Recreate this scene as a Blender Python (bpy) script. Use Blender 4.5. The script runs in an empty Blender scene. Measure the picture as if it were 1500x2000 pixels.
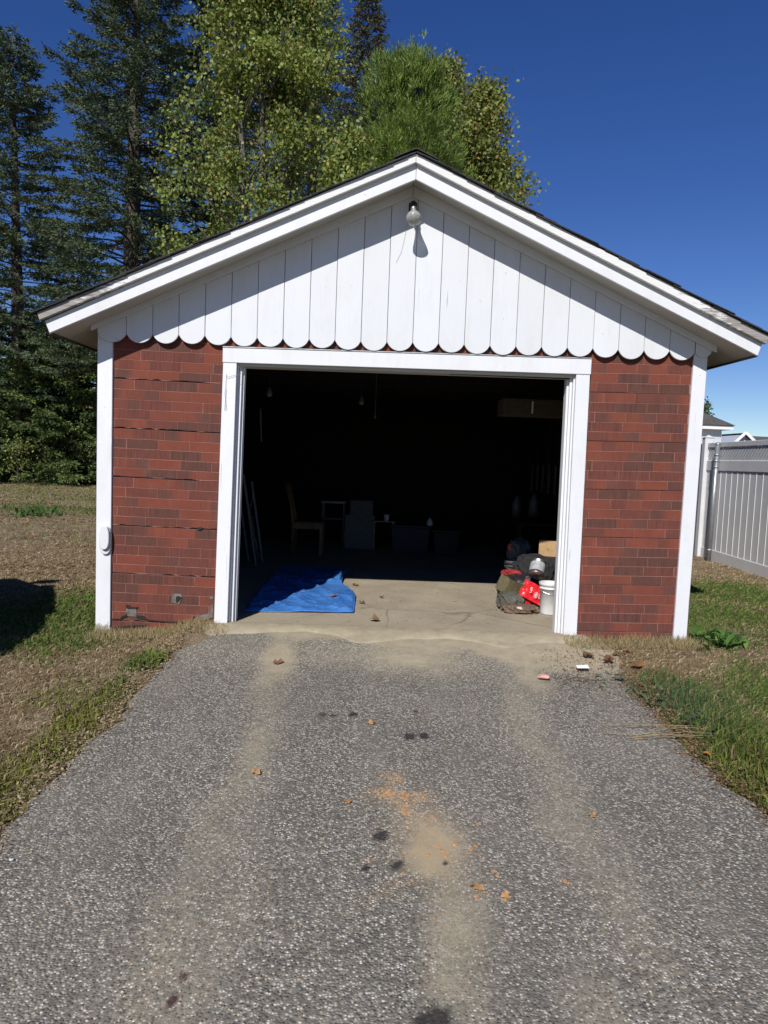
import bpy, bmesh, math, random
import numpy as np
from mathutils import Vector, Matrix
random.seed(7); RNG = np.random.default_rng(7)
S = bpy.context.scene

# ------------------------------------------------------------ camera, sky, sun, exposure
F_, PIT, ROL, YAW = 1387., math.radians(4.3), math.radians(2.2), math.radians(1.0)
CAM = np.array([0, -6.0, 1.57])
FW = np.array([math.sin(YAW)*math.cos(PIT), math.cos(YAW)*math.cos(PIT), -math.sin(PIT)])
_r0 = np.cross(FW, [0, 0, 1]); _r0 /= np.linalg.norm(_r0); _u0 = np.cross(_r0, FW)
RT = _r0*math.cos(ROL)+_u0*math.sin(ROL); UP = np.cross(RT, FW)
cd = bpy.data.cameras.new('camera'); co = bpy.data.objects.new('camera', cd); S.collection.objects.link(co)
co.matrix_world = Matrix(((RT[0], UP[0], -FW[0], CAM[0]), (RT[1], UP[1], -FW[1], CAM[1]), (RT[2], UP[2], -FW[2], CAM[2]), (0, 0, 0, 1)))
cd.sensor_fit = 'VERTICAL'; cd.sensor_height = 36; cd.lens = F_/2000*36; cd.clip_end = 2000; cd.clip_start = .05
S.camera = co
def ray(x, y): return FW+RT*(x-750)/F_+UP*(1000-y)/F_
def onY(x, y, Y=0.):            # the point of the vertical plane y=Y seen at photo position (x, y)
    d = ray(x, y); return CAM+(Y-CAM[1])/d[1]*d
def onZ(x, y, Z=0.03):
    d = ray(x, y); return CAM+(Z-CAM[2])/d[2]*d
W = bpy.data.worlds.new('World'); S.world = W; W.use_nodes = True
nt = W.node_tree; nt.nodes.clear()
sky = nt.nodes.new('ShaderNodeTexSky'); sky.sky_type = 'NISHITA'; sky.sun_disc = False
TR = Vector((.35, 1, -.88)).normalized()       # the way the sunlight travels
sky.sun_elevation = math.asin(-TR.z); sky.sun_rotation = math.atan2(-TR.x, -TR.y)
sky.altitude = 300; sky.air_density = .85; sky.dust_density = .0; sky.ozone_density = 3.0
bg = nt.nodes.new('ShaderNodeBackground'); bg.inputs[1].default_value = .058
hs = nt.nodes.new('ShaderNodeHueSaturation'); hs.inputs['Saturation'].default_value = 1.27; hs.inputs['Hue'].default_value = .518; hs.inputs['Value'].default_value = 1.5
out = nt.nodes.new('ShaderNodeOutputWorld')
nt.links.new(sky.outputs[0], hs.inputs['Color']); nt.links.new(hs.outputs[0], bg.inputs[0]); nt.links.new(bg.outputs[0], out.inputs[0])
sd = bpy.data.lights.new('sun', 'SUN'); so = bpy.data.objects.new('sun', sd); S.collection.objects.link(so)
sd.energy = 5.0; sd.angle = math.radians(.53); sd.color = (1, .965, .925)
so.rotation_euler = TR.to_track_quat('-Z', 'Y').to_euler()
S.view_settings.view_transform = 'Standard'; S.view_settings.look = 'None'; S.view_settings.gamma = 1
S.view_settings.exposure = .07; S.view_settings.use_curve_mapping = False

S.cycles.max_bounces = 6; S.cycles.diffuse_bounces = 2; S.cycles.glossy_bounces = 3; S.cycles.transparent_max_bounces = 8

# ------------------------------------------------------------ helpers
def tag(o, label=None, cat=None, group=None, kind=None):
    if label: o['label'] = label
    if cat: o['category'] = cat
    if group: o['group'] = group
    if kind: o['kind'] = kind
    return o
def empty(name, loc=(0, 0, 0), label=None, cat=None, group=None):
    o = bpy.data.objects.new(name, None); o.location = loc; o.empty_display_size = .1
    S.collection.objects.link(o); return tag(o, label, cat, group)
def link(name, me, parent=None, loc=None):
    o = bpy.data.objects.new(name, me); S.collection.objects.link(o)
    if parent: o.parent = parent
    if loc is not None: o.location = loc
    return o
class MB:
    def __init__(s): s.v = []; s.f = []; s.off = Vector((0, 0, 0))
    def add(s, vs, fs):
        b = len(s.v); s.v += [tuple(Vector(v)) for v in vs]; s.f += [tuple(b+i for i in f) for f in fs]; return s
    def box(s, x0, x1, y0, y1, z0, z1):
        return s.add([(x0,y0,z0),(x1,y0,z0),(x1,y1,z0),(x0,y1,z0),(x0,y0,z1),(x1,y0,z1),(x1,y1,z1),(x0,y1,z1)],
                     [(0,3,2,1),(4,5,6,7),(0,1,5,4),(1,2,6,5),(2,3,7,6),(3,0,4,7)])
    def prism(s, poly, y0, y1):       # polygon in x,z (counter-clockwise from the front), from y0 to y1
        n = len(poly); vs = [(p[0], y0, p[1]) for p in poly]+[(p[0], y1, p[1]) for p in poly]
        return s.add(vs, [tuple(range(n)), tuple(range(2*n-1, n-1, -1))]+[(i, n+i, n+(i+1)%n, (i+1)%n) for i in range(n)])
    def prismz(s, poly, z0, z1):
        n = len(poly); vs = [(p[0], p[1], z0) for p in poly]+[(p[0], p[1], z1) for p in poly]
        return s.add(vs, [tuple(range(n-1, -1, -1)), tuple(range(n, 2*n))]+[(i, (i+1)%n, n+(i+1)%n, n+i) for i in range(n)])
    def tube(s, pts, rad, n=8, cap=True):
        pts = [Vector(p) for p in pts]; rad = [rad]*len(pts) if not hasattr(rad, '__len__') else rad
        b = len(s.v); a = None
        for i, p in enumerate(pts):
            d = (pts[min(i+1, len(pts)-1)]-pts[max(i-1, 0)]).normalized()
            if a is None: a = d.orthogonal().normalized()
            a = (a-d*a.dot(d)).normalized(); c = d.cross(a)
            for k in range(n):
                t = 2*math.pi*k/n; s.v.append(tuple(p+(a*math.cos(t)+c*math.sin(t))*rad[i]))
        for i in range(len(pts)-1):
            for k in range(n): s.f.append((b+i*n+k, b+i*n+(k+1)%n, b+(i+1)*n+(k+1)%n, b+(i+1)*n+k))
        if cap:
            s.f.append(tuple(b+k for k in range(n-1, -1, -1))); e = b+(len(pts)-1)*n; s.f.append(tuple(e+k for k in range(n)))
        return s
    def lathe(s, prof, c=(0, 0, 0), n=20, M=None):   # prof: (radius, height)
        M = M or Matrix(); b = len(s.v); c = Vector(c)
        for r, h in prof:
            for k in range(n):
                t = 2*math.pi*k/n; s.v.append(tuple(c+M@Vector((r*math.cos(t), r*math.sin(t), h))))
        for i in range(len(prof)-1):
            for k in range(n): s.f.append((b+i*n+k, b+i*n+(k+1)%n, b+(i+1)*n+(k+1)%n, b+(i+1)*n+k))
        return s
    def bar(s, a, b, w, t, up=(0, 0, 1)):    # square bar from a to b
        a = Vector(a); b = Vector(b); d = (b-a).normalized(); u = Vector(up); x = d.cross(u).normalized()*w/2; y = x.cross(d).normalized()*t/2
        return s.add([a-x-y, a+x-y, a+x+y, a-x+y, b-x-y, b+x-y, b+x+y, b-x+y], [(0,3,2,1),(4,5,6,7),(0,1,5,4),(1,2,6,5),(2,3,7,6),(3,0,4,7)])
    def mesh(s, name, m, smooth=False, bev=0):
        me = bpy.data.meshes.new(name); me.from_pydata(s.v, [], s.f); me.update()
        if bev:
            bm = bmesh.new(); bm.from_mesh(me); bmesh.ops.recalc_face_normals(bm, faces=bm.faces)
            es = [e for e in bm.edges if len(e.link_faces) == 2 and e.calc_face_angle(0) > .5]
            bmesh.ops.bevel(bm, geom=es, offset=bev, segments=1, affect='EDGES', clamp_overlap=True); bm.to_mesh(me); bm.free()
        elif True:
            bm = bmesh.new(); bm.from_mesh(me); bmesh.ops.recalc_face_normals(bm, faces=bm.faces); bm.to_mesh(me); bm.free()
        if m: me.materials.append(m)
        if smooth: me.polygons.foreach_set('use_smooth', [True]*len(me.polygons))
        return me
    def build(s, name, m, parent=None, loc=None, smooth=False, bev=0): return link(name, s.mesh(name, m, smooth, bev), parent, loc)

# numpy value noise
_G = np.random.default_rng(3).random((256, 256))
def vnoise(x, y):
    x = np.asarray(x, float); y = np.asarray(y, float)
    xi = np.floor(x).astype(int); yi = np.floor(y).astype(int); fx = x-xi; fy = y-yi
    fx = fx*fx*(3-2*fx); fy = fy*fy*(3-2*fy)
    g = lambda a, b: _G[a % 256, b % 256]
    return (g(xi, yi)*(1-fx)+g(xi+1, yi)*fx)*(1-fy)+(g(xi, yi+1)*(1-fx)+g(xi+1, yi+1)*fx)*fy
def fbm(x, y, o=4):
    s = 0; a = .5; t = 0
    for k in range(o): s = s+a*vnoise(np.asarray(x)*2**k+k*17.3, np.asarray(y)*2**k+k*9.1); t += a; a *= .5
    return s/t
def sstep(a, b, x): t = np.clip((np.asarray(x, float)-a)/(b-a), 0, 1); return t*t*(3-2*t)

# ------------------------------------------------------------ materials
class NT:
    def __init__(s, name):
        s.m = bpy.data.materials.new(name); s.m.use_nodes = True; s.t = s.m.node_tree; s.t.nodes.clear()
        s.out = s.n('ShaderNodeOutputMaterial'); s.b = s.n('ShaderNodeBsdfPrincipled'); s.l(s.b.outputs[0], s.out.inputs[0])
    def n(s, ty, **k):
        nd = s.t.nodes.new(ty)
        for a, v in k.items(): setattr(nd, a, v)
        return nd
    def l(s, a, b): s.t.links.new(a, b)
    def co(s, kind='Object', scale=None):
        c = s.n('ShaderNodeTexCoord').outputs[kind]
        if scale is not None:
            mp = s.n('ShaderNodeMapping'); mp.inputs['Scale'].default_value = scale; s.l(c, mp.inputs[0]); c = mp.outputs[0]
        return c
    def pos(s, scale=None):
        c = s.n('ShaderNodeNewGeometry').outputs['Position']
        if scale is not None:
            mp = s.n('ShaderNodeMapping'); mp.inputs['Scale'].default_value = scale; s.l(c, mp.inputs[0]); c = mp.outputs[0]
        return c
    def noise(s, vec, scale, detail=4, rough=.55):
        n = s.n('ShaderNodeTexNoise'); n.inputs['Scale'].default_value = scale; n.inputs['Detail'].default_value = detail
        n.inputs['Roughness'].default_value = rough; s.l(vec, n.inputs['Vector']); return n.outputs['Fac']
    def ramp(s, fac, stops, interp='LINEAR'):
        r = s.n('ShaderNodeValToRGB'); cr = r.color_ramp; cr.interpolation = interp
        while len(cr.elements) < len(stops): cr.elements.new(.5)
        for e, (p, c) in zip(cr.elements, stops): e.position = p; e.color = (c, c, c, 1) if not hasattr(c, '__len__') else (*c, 1)
        s.l(fac, r.inputs[0]); return r.outputs[0]
    def mix(s, fac, a, b, mode='MIX'):
        m = s.n('ShaderNodeMix', data_type='RGBA', blend_type=mode)
        for sock, v in ((m.inputs[0], fac), (m.inputs[6], a), (m.inputs[7], b)):
            if isinstance(v, bpy.types.NodeSocket): s.l(v, sock)
            elif hasattr(v, '__len__'): sock.default_value = (*v, 1)
            else: sock.default_value = v if sock == m.inputs[0] else (v, v, v, 1)
        return m.outputs[2]
    def math(s, op, a, b=None, c=None):
        m = s.n('ShaderNodeMath', operation=op)
        for i, v in enumerate((a, b, c)):
            if v is None: continue
            if isinstance(v, bpy.types.NodeSocket): s.l(v, m.inputs[i])
            else: m.inputs[i].default_value = v
        return m.outputs[0]
    def attr(s, name): return s.n('ShaderNodeAttribute', attribute_name=name)
    def bump(s, h, strength=.3, dist=.01):
        b = s.n('ShaderNodeBump'); b.inputs['Strength'].default_value = strength; b.inputs['Distance'].default_value = dist
        s.l(h, b.inputs['Height']); s.l(b.outputs[0], s.b.inputs['Normal']); return b
    def col(s, c):
        if isinstance(c, bpy.types.NodeSocket): s.l(c, s.b.inputs['Base Color'])
        else: s.b.inputs['Base Color'].default_value = (*c, 1)
    def set(s, rough=.6, metal=0, spec=.5):
        s.b.inputs['Roughness'].default_value = rough; s.b.inputs['Metallic'].default_value = metal; s.b.inputs['Specular IOR Level'].default_value = spec; return s.m

def m_plain(name, col, rough=.6, metal=0, var=.25, scale=20, bump=.1, spec=.4):
    t = NT(name); c = t.co(); n = t.noise(c, scale, 5)
    d = tuple(x*(1-var) for x in col); l_ = tuple(min(1, x*(1+var)) for x in col)
    t.col(t.ramp(n, [(.3, d), (.7, l_)])); t.bump(n, bump, .01)
    return t.set(rough, metal, spec)

def m_paint(name, col=(.80, .80, .78), grain=(60, 60, 4), dirt=.12, chips=0.0, base_dirt=False):
    t = NT(name); w = t.pos(grain); g = t.noise(w, 1.0, 5, .6); big = t.noise(t.pos(), 2.5, 4)
    c = t.mix(t.math('MULTIPLY', t.ramp(big, [(.35, 0), (.75, 1)]), dirt), col, tuple(x*.72 for x in col))
    c = t.mix(t.ramp(g, [(.62, 0), (.78, .35)]), c, (.55, .53, .48))
    sp = t.noise(t.pos(), 26, 3); c = t.mix(t.ramp(sp, [(.72, 0), (.76, .6)]), c, (.32, .3, .27))
    ck = t.noise(t.pos((70, 70, 1.6)), 1.0, 2, .5); c = t.mix(t.ramp(ck, [(.735, 0), (.75, .7)]), c, (.22, .21, .2))
    oi = t.n('ShaderNodeObjectInfo'); c = t.mix(t.math('MULTIPLY', oi.outputs['Random'], .13), c, (.42, .41, .38))
    lo = t.noise(t.pos((3, 3, .9)), 2.6, 6, .7); c = t.mix(t.ramp(lo, [(.5, 0), (.75, .22)]), c, (.46, .44, .38))
    if chips:
        f = t.noise(t.pos((9, 9, 30)), 1.6, 5, .65); c = t.mix(t.ramp(f, [(.72-chips, 0), (.74-chips, 1)]), c, (.27, .25, .22))
    if base_dirt:                       # splashed, flaking foot of the boards
        z = t.n('ShaderNodeSeparateXYZ'); t.l(t.pos(), z.inputs[0])
        f = t.math('ADD', t.math('MULTIPLY', t.noise(t.pos((26, 26, 7)), 1.4, 5, .7), .26), -.015)
        k = t.math('SUBTRACT', f, z.outputs[2]); c = t.mix(t.ramp(t.math('ADD', t.math('MULTIPLY', k, 12), .05), [(.3, 0), (.6, 1)]), c, (.30, .28, .24))
    t.col(c); t.bump(g, .25, .004); return t.set(.5, 0, .35)
PAINT = m_paint('white_paint', (.68, .69, .70)); PAINT_V = m_paint('white_casing_paint', (.72, .73, .75), base_dirt=True)
PAINT_B = m_paint('gable_board_paint', (.655, .672, .69), (45, 45, 2.2), .10)
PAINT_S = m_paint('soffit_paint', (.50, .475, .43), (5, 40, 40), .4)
def m_peel():
    t = NT('peeling_trim_paint'); w = t.pos(); sx = t.n('ShaderNodeSeparateXYZ'); t.l(w, sx.inputs[0])
    d = t.math('ABSOLUTE', t.math('SUBTRACT', sx.outputs[0], .24))
    n = t.noise(t.co('Object', (5, 5, 60)), 1.2, 6, .65)
    n2 = t.noise(t.pos((7, 7, 40)), 1.0, 5, .65)
    age = t.ramp(t.math('MULTIPLY', d, .34), [(.60, 0), (.97, 1)])
    k = t.math('ADD', t.math('MULTIPLY', age, .5), n2)
    f = t.ramp(k, [(.74, 0), (.82, 1)])
    wood = t.ramp(t.noise(t.pos((4, 4, 90)), 1.0, 5), [(.3, (.17, .155, .14)), (.7, (.36, .34, .31))])
    c = t.mix(f, (.68, .68, .66), wood); t.col(c); t.bump(t.math('SUBTRACT', n, f), .5, .006); return t.set(.7, 0, .25)
PEEL = m_peel()
def m_brick(name, a, b, stri=.0, grad=None):
    t = NT(name); c = t.co('Object'); sx = t.n('ShaderNodeSeparateXYZ'); t.l(c, sx.inputs[0])
    n = t.noise(t.pos(), 160, 3, .7); big = t.noise(t.pos(), 7, 3)
    base = t.mix(t.ramp(big, [(.3, 0), (.7, 1)]), a, tuple(x*.82 for x in a))
    if b is not None:
        g = t.ramp(t.math('ADD', t.math('MULTIPLY', sx.outputs[0], 3.4), .5), [(.35, 0), (.62, 1)]); base = t.mix(g, base, b)
    st = t.noise(t.pos((150, 1, 5)), 1.0, 3, .6)
    base = t.mix(t.math('MULTIPLY', t.ramp(st, [(.45, 0), (.6, 1)]), stri), base, (.045, .022, .018))
    base = t.mix(t.ramp(n, [(.35, .25), (.62, 0)]), base, (.03, .014, .012))
    base = t.mix(t.ramp(t.noise(t.pos(), 330, 2), [(.66, 0), (.75, .35)]), base, (.36, .2, .16))
    info = t.n('ShaderNodeObjectInfo'); base = t.mix(t.math('MULTIPLY', info.outputs['Random'], .22), base, (.09, .04, .032))
    wt = t.noise(t.pos((3, 3, 1.2)), 2.2, 5, .6); base = t.mix(t.ramp(wt, [(.6, 0), (.85, .25)]), base, (.25, .19, .16))
    t.col(base); t.bump(t.math('ADD', n, t.math('MULTIPLY', st, stri)), .45, .003); return t.set(.88, 0, .2)
RED = (.225, .064, .040); MID = (.180, .060, .043); DRK = (.140, .060, .045)
BR = {'red': m_brick('brick_red', RED, None, .1), 'mid': m_brick('brick_mid', MID, None, .45), 'dark': m_brick('brick_dark', DRK, None, .55),
      'rd': m_brick('brick_red_to_dark', RED, DRK, .3), 'dr': m_brick('brick_dark_to_red', DRK, RED, .3), 'md': m_brick('brick_mid_to_red', MID, RED, .3)}
MORTAR = m_plain('siding_joint', (.28, .135, .105), .9, var=.3, scale=60)
BLACKGAP = m_plain('tar_board', (.02, .018, .017), .9, var=.4, scale=40)
CEMENT = m_plain('grey_fibre', (.15, .135, .115), .95, var=.4, scale=30, bump=.5)
SHINGLE = m_plain('asphalt_shingle', (.04, .038, .038), .95, var=.55, scale=90, bump=.6)
INNER = m_plain('shade_darkened_timber', (.012, .009, .007), .9, var=.4, scale=10)  # interior shade put into the timber colour, against bounce from the sunlit floor

def m_vcol(name, rough=.7, trans=0.0, spec=.3, nscale=0):
    t = NT(name); a = t.attr('col').outputs['Color']
    if nscale: a = t.mix(t.ramp(t.noise(t.pos(), nscale, 3), [(.3, .0), (.7, .35)]), a, (.02, .02, .01))
    t.col(a); m = t.set(rough, 0, spec)
    if trans:
        tr = t.n('ShaderNodeBsdfTranslucent'); t.l(a, tr.inputs[0]); mx = t.n('ShaderNodeMixShader'); mx.inputs[0].default_value = trans
        t.l(t.b.outputs[0], mx.inputs[1]); t.l(tr.outputs[0], mx.inputs[2]); t.l(mx.outputs[0], t.out.inputs[0])
    return m
NEEDLE = m_vcol('conifer_needles', .65, .15, .25); LEAF = m_vcol('leaves', .5, .35, .35); BLADE = m_vcol('grass_blades', .65, .25, .15)
LEAF_DEAD = m_vcol('dead_leaf', .75, .15, .2)
def m_bark(name, a, b):
    t = NT(name); n = t.noise(t.pos((8, 8, 2)), 1.5, 6, .7); t.col(t.ramp(n, [(.3, a), (.7, b)])); t.bump(n, .8, .03); return t.set(.9, 0, .2)
BARK = m_bark('spruce_bark', (.035, .028, .022), (.11, .09, .075)); BARK_B = m_bark('birch_bark', (.05, .045, .038), (.20, .175, .15)); BARK_P = m_bark('pale_bark', (.10, .09, .08), (.42, .38, .33))

# ------------------------------------------------------------ ground
def gz(x, y):
    x = np.asarray(x, float); y = np.asarray(y, float)
    drive = .075*sstep(-1.0, -.05, y)
    left = .012+.0*x; right = .085
    z = left+(right-left)*sstep(1.2, 2.4, x)
    inside = sstep(-1.75, -1.4, x)*(1-sstep(1.75, 2.3, x))
    z = z*(1-inside)+drive*inside
    z = z+.05*sstep(-2.2, -1.4, x)*(1-sstep(-1.4, -1.2, x))*sstep(-.9, -.1, y)*(1-sstep(.1, .4, y))
    z = z+.035*(fbm(x*1.1, y*1.1, 3)-.5)*(1-inside*.8)*sstep(0, .5, np.abs(y)+np.abs(x)*.2)
    bank = 5.6*sstep(31, 47, y+.12*x)*(1-sstep(0, 6, x))
    z = z+bank*(.85+.3*fbm(x*.15, y*.15))
    return z
def inside_garage(x, y): return (x > -2.3) & (x < 2.75) & (y > .02) & (y < 6.4)
SPOTS = [(-2.75, .5, .75, 1.1, .95), (-2.7, -.35, .35, .4, .55), (-3.2, 1.2, .8, .6, .5), (-1.62, -.86, .13, .22, 1.1), (-1.9, -1.6, .25, .4, .30), (-1.6, -2.3, .18, .6, .8), (-1.75, -3.2, .3, .6, .85), (-1.62, -1.55, .12, .3, .6),
         (-2.5, -2.8, .4, .4, .35), (2.15, -1.5, .28, .7, .95), (2.2, -2.6, .45, .7, 1.15), (3.0, -1.4, .9, .6, .75), (2.9, -2.6, .8, .8, .9), (3.5, 1.2, 1.0, 1.1, .8), (4.6, 2.5, 1.2, 1.2, .7), (3.1, .1, .25, .25, .7),
         (3.5, 3.5, .7, 1.5, .55), (-8, 11.5, 6, 1.6, .5), (-7, 16, 6, 2, .30), (-12, 19, 6, 2.5, .15), (-5.5, 6.5, 1.3, .8, .2)]
def green(x, y):
    x = np.asarray(x, float); y = np.asarray(y, float); g = 0*x
    for cx, cy, rx, ry, a in SPOTS: g = np.maximum(g, a*np.exp(-(((x-cx)/rx)**2+((y-cy)/ry)**2)*.9))
    g = g+.28*(fbm(x*1.7+5, y*1.7, 4)-.5)*2+.10*(fbm(x*7, y*7, 2)-.5)*2
    far = sstep(6, 12, np.hypot(x, y)); g = g+far*.08
    return np.clip(g, 0, 1)
def axis(lo, hi, a, b, fine, coarse):
    p = list(np.arange(a, b+1e-6, fine)); s = fine
    q = b
    while q < hi: s = min(s*1.18, coarse); q += s; p.append(min(q, hi))
    q = a; s = fine
    while q > lo: s = min(s*1.18, coarse); q -= s; p.insert(0, max(q, lo))
    return np.array(p)
def grid_mesh(name, X, Y, Z, mat, attrs=None, smooth=True, keep=None):
    ny, nx = X.shape; v = np.stack([X, Y, Z], -1).reshape(-1, 3)
    i = np.arange(ny*nx).reshape(ny, nx); f = np.stack([i[:-1, :-1], i[:-1, 1:], i[1:, 1:], i[1:, :-1]], -1).reshape(-1, 4)
    if keep is not None: f = f[keep.reshape(-1)]
    return np_mesh(name, v, f, mat, attrs, smooth)
def np_mesh(name, v, f, mat, attrs=None, smooth=False):
    me = bpy.data.meshes.new(name); k = f.shape[1]
    me.vertices.add(len(v)); me.vertices.foreach_set('co', np.ascontiguousarray(v, np.float32).ravel())
    me.loops.add(f.size); me.loops.foreach_set('vertex_index', np.ascontiguousarray(f, np.int32).ravel())
    me.polygons.add(len(f)); me.polygons.foreach_set('loop_start', np.arange(0, f.size, k, dtype=np.int32))
    me.update(calc_edges=True)
    if smooth: me.polygons.foreach_set('use_smooth', np.ones(len(f), bool))
    for nme, arr in (attrs or {}).items():
        arr = np.asarray(arr, np.float32)
        if arr.ndim == 1: at = me.attributes.new(nme, 'FLOAT', 'POINT'); at.data.foreach_set('value', arr)
        else:
            if arr.shape[1] == 3: arr = np.concatenate([arr, np.ones((len(arr), 1), np.float32)], 1)
            at = me.attributes.new(nme, 'FLOAT_COLOR', 'POINT'); at.data.foreach_set('color', arr.ravel())
    if mat: me.materials.append(mat)
    return me
xs = axis(-400, 400, -9, 8, .11, 12); ys = axis(-60, 700, -5.5, 12, .11, 12)
GX, GY = np.meshgrid(xs, ys); GZ = gz(GX, GY)
def soil_mat():
    t = NT('dry_lawn_soil'); p = t.pos(); g = t.attr('green').outputs['Fac']
    n1 = t.noise(p, 3.0, 6, .65); n2 = t.noise(p, 55, 4, .7); n3 = t.noise(t.pos((40, 90, 40)), 1.3, 4, .7)
    tan = t.ramp(n1, [(.3, (.20, .135, .08)), (.5, (.33, .245, .15)), (.72, (.47, .37, .235))])
    tan = t.mix(t.ramp(n3, [(.35, .65), (.6, 0)]), tan, (.11, .075, .045))
    tan = t.mix(t.ramp(t.noise(p, 1.1, 5, .6), [(.42, 0), (.62, .3)]), tan, (.20, .17, .075))
    tan = t.mix(t.ramp(n2, [(.55, 0), (.75, .6)]), tan, (.44, .36, .24))
    gr = t.ramp(n2, [(.3, (.06, .075, .025)), (.7, (.16, .17, .065))])
    f = t.ramp(t.math('ADD', g, t.math('MULTIPLY', t.math('SUBTRACT', n3, .5), .5)), [(.2, 0), (.6, .85)])
    t.col(t.mix(f, tan, gr)); t.bump(t.math('ADD', n2, t.math('MULTIPLY', n3, 2)), .8, .02); return t.set(.95, 0, .1)
gk = ~((GX[:-1, :-1] > -1.3) & (GX[1:, 1:] < 1.75) & (GY[:-1, :-1] > -8) & (GY[1:, 1:] < 6.2))
gk &= ~((GX[:-1, :-1] > -2.2) & (GX[1:, 1:] < 2.6) & (GY[:-1, :-1] > .15) & (GY[1:, 1:] < 6.2))
tag(link('lawn_ground', grid_mesh('lawn_ground', GX, GY, GZ, soil_mat(), {'green': green(GX, GY).ravel()})), 'dry patchy lawn ground around the driveway', None, None, 'structure')

# driveway sheet: asphalt with worn stones, blown sand and oil spots
def edgeL(y): return -1.47+.05*(fbm(y*9+3, 0*y+8, 3)-.5)*2+.07*(fbm(y*1.6+3, 0*y+2, 4)-.5)*2+.04*sstep(-3, -4, y)
def edgeR(y): return 1.92+.05*(fbm(y*9+1, 0*y+5, 3)-.5)*2-.05*sstep(-.2, -2.2, y)+.12*sstep(-1.2, -.2, y)+.06*(fbm(y*1.9+30, 0*y+7, 4)-.5)*2
u = np.linspace(0, 1, 150); vy = np.concatenate([np.arange(-14, -5, .25), np.arange(-5, -.035, .024), [-.03]])
U, V = np.meshgrid(u, vy); DX = edgeL(V)*(1-U)+edgeR(V)*U; DY = V
dz = gz(DX, DY); DZ = np.where(np.abs(DX) < 9, .075*sstep(-1.0, -.05, DY)+.018, 0)
edge = np.minimum(U, 1-U); DZ = DZ-.05*(1-sstep(0, .012, edge))
DZ = DZ+.006*(fbm(DX*2, DY*2, 3)-.5)
def blob(x, y, cx, cy, rx, ry, rot=0):
    c, s = math.cos(rot), math.sin(rot); a = (x-cx)*c+(y-cy)*s; b = -(x-cx)*s+(y-cy)*c
    return np.exp(-((a/rx)**2+(b/ry)**2))
wn = fbm(DX*3, DY*3, 5)-.5; wf = fbm(DX*14, DY*14, 3)-.5
sand = np.zeros_like(DX)
ap = -.36-.25*wn-.18*np.exp(-((DX-.5)/.35)**2)+.28*np.exp(-((DX+1.2)/.45)**2)-.40*sstep(.75, 1.2, DX)+.1*np.exp(-((DX+.1)/.3)**2)+.10
sand = np.maximum(sand, sstep(-.30, .16, DY-ap)*1.15)
for cx, cy, rx, ry, a in [(-.66, -.75, .13, .55, 1.05), (.35, -.62, .45, .35, .75), (1.2, -.95, .13, .45, .75), (-.58, -2.45, .11, .7, .50), (-.58, -1.7, .11, .7, .33), (-.60, -3.3, .16, .8, .34), (-.55, -4.0, .2, .7, .34), (.20, -.6, 1.1, .3, .4),
                          (.29, -3.27, .11, .25, 1.05), (.33, -3.75, .12, .38, .62), (.2, -3.1, .2, .4, .25), (1.02, -1.5, .12, .7, .34), (.92, -2.2, .12, .7, .38), (.93, -2.9, .14, .7, .34), (.95, -3.6, .15, .7, .30), (-.42, -3.7, .25, .5, .28), (.72, -4.1, .1, .3, .35), (1.75, -.6, .25, .3, .8)]:
    sand = np.maximum(sand, a*blob(DX+.16*wn, DY+.3*wn, cx, cy, rx, ry))
sand = np.clip(sand+.35*wf*sand+.10*wn+.04, 0, 1)
oil = np.zeros_like(DX)
for cx, cy, r, a in [(.26, -2.12, .05, 1), (.345, -2.10, .045, 1), (.09, -3.17, .045, .9), (.146, -3.39, .045, .9), (.03, -3.42, .03, .8), (.23, -4.16, .07, 1), (-.066, -1.80, .04, .9), (-.25, -1.82, .05, .6), (-.19, -1.83, .035, .6), (.33, -3.36, .018, .9), (.55, -2.3, .04, .3), (.45, -3.86, .02, .5), (-.9, -2.7, .1, .15), (.5, -.12, .05, .9), (-.78, -.1, .07, .8)]:
    r *= .78; a *= .9; oil = np.maximum(oil, a*np.exp(-(((DX-cx)/r)**2+((DY-cy)/(r*1.35))**2)*(1+1.2*wf)+1.6*(fbm(DX*38, DY*38, 3)-.5)))
redm = np.zeros_like(DX)
for cx, cy, r, a in [(-.515, -4.09, .016, 1), (-.505, -4.0, .012, .9), (-.52, -3.93, .009, .6), (.2, -4.0, .012, .5)]: redm = np.maximum(redm, a*blob(DX, DY, cx, cy, r, r*1.8))
orange = np.zeros_like(DX)
for cx, cy, rx, ry, a, ro in [(.12, -2.82, .07, .06, .8, 0), (.20, -2.95, .03, .14, .85, .5), (.27, -2.83, .05, .05, .6, 0), (.16, -2.65, .05, .07, .35, 0), (.28, -3.2, .12, .26, .55, 0), (.1, -3.55, .12, .04, .3, .8)]:
    orange = np.maximum(orange, a*blob(DX, DY, cx, cy, rx, ry, ro))
orange = np.clip(orange*(1+1.6*wf), 0, 1)
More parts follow.
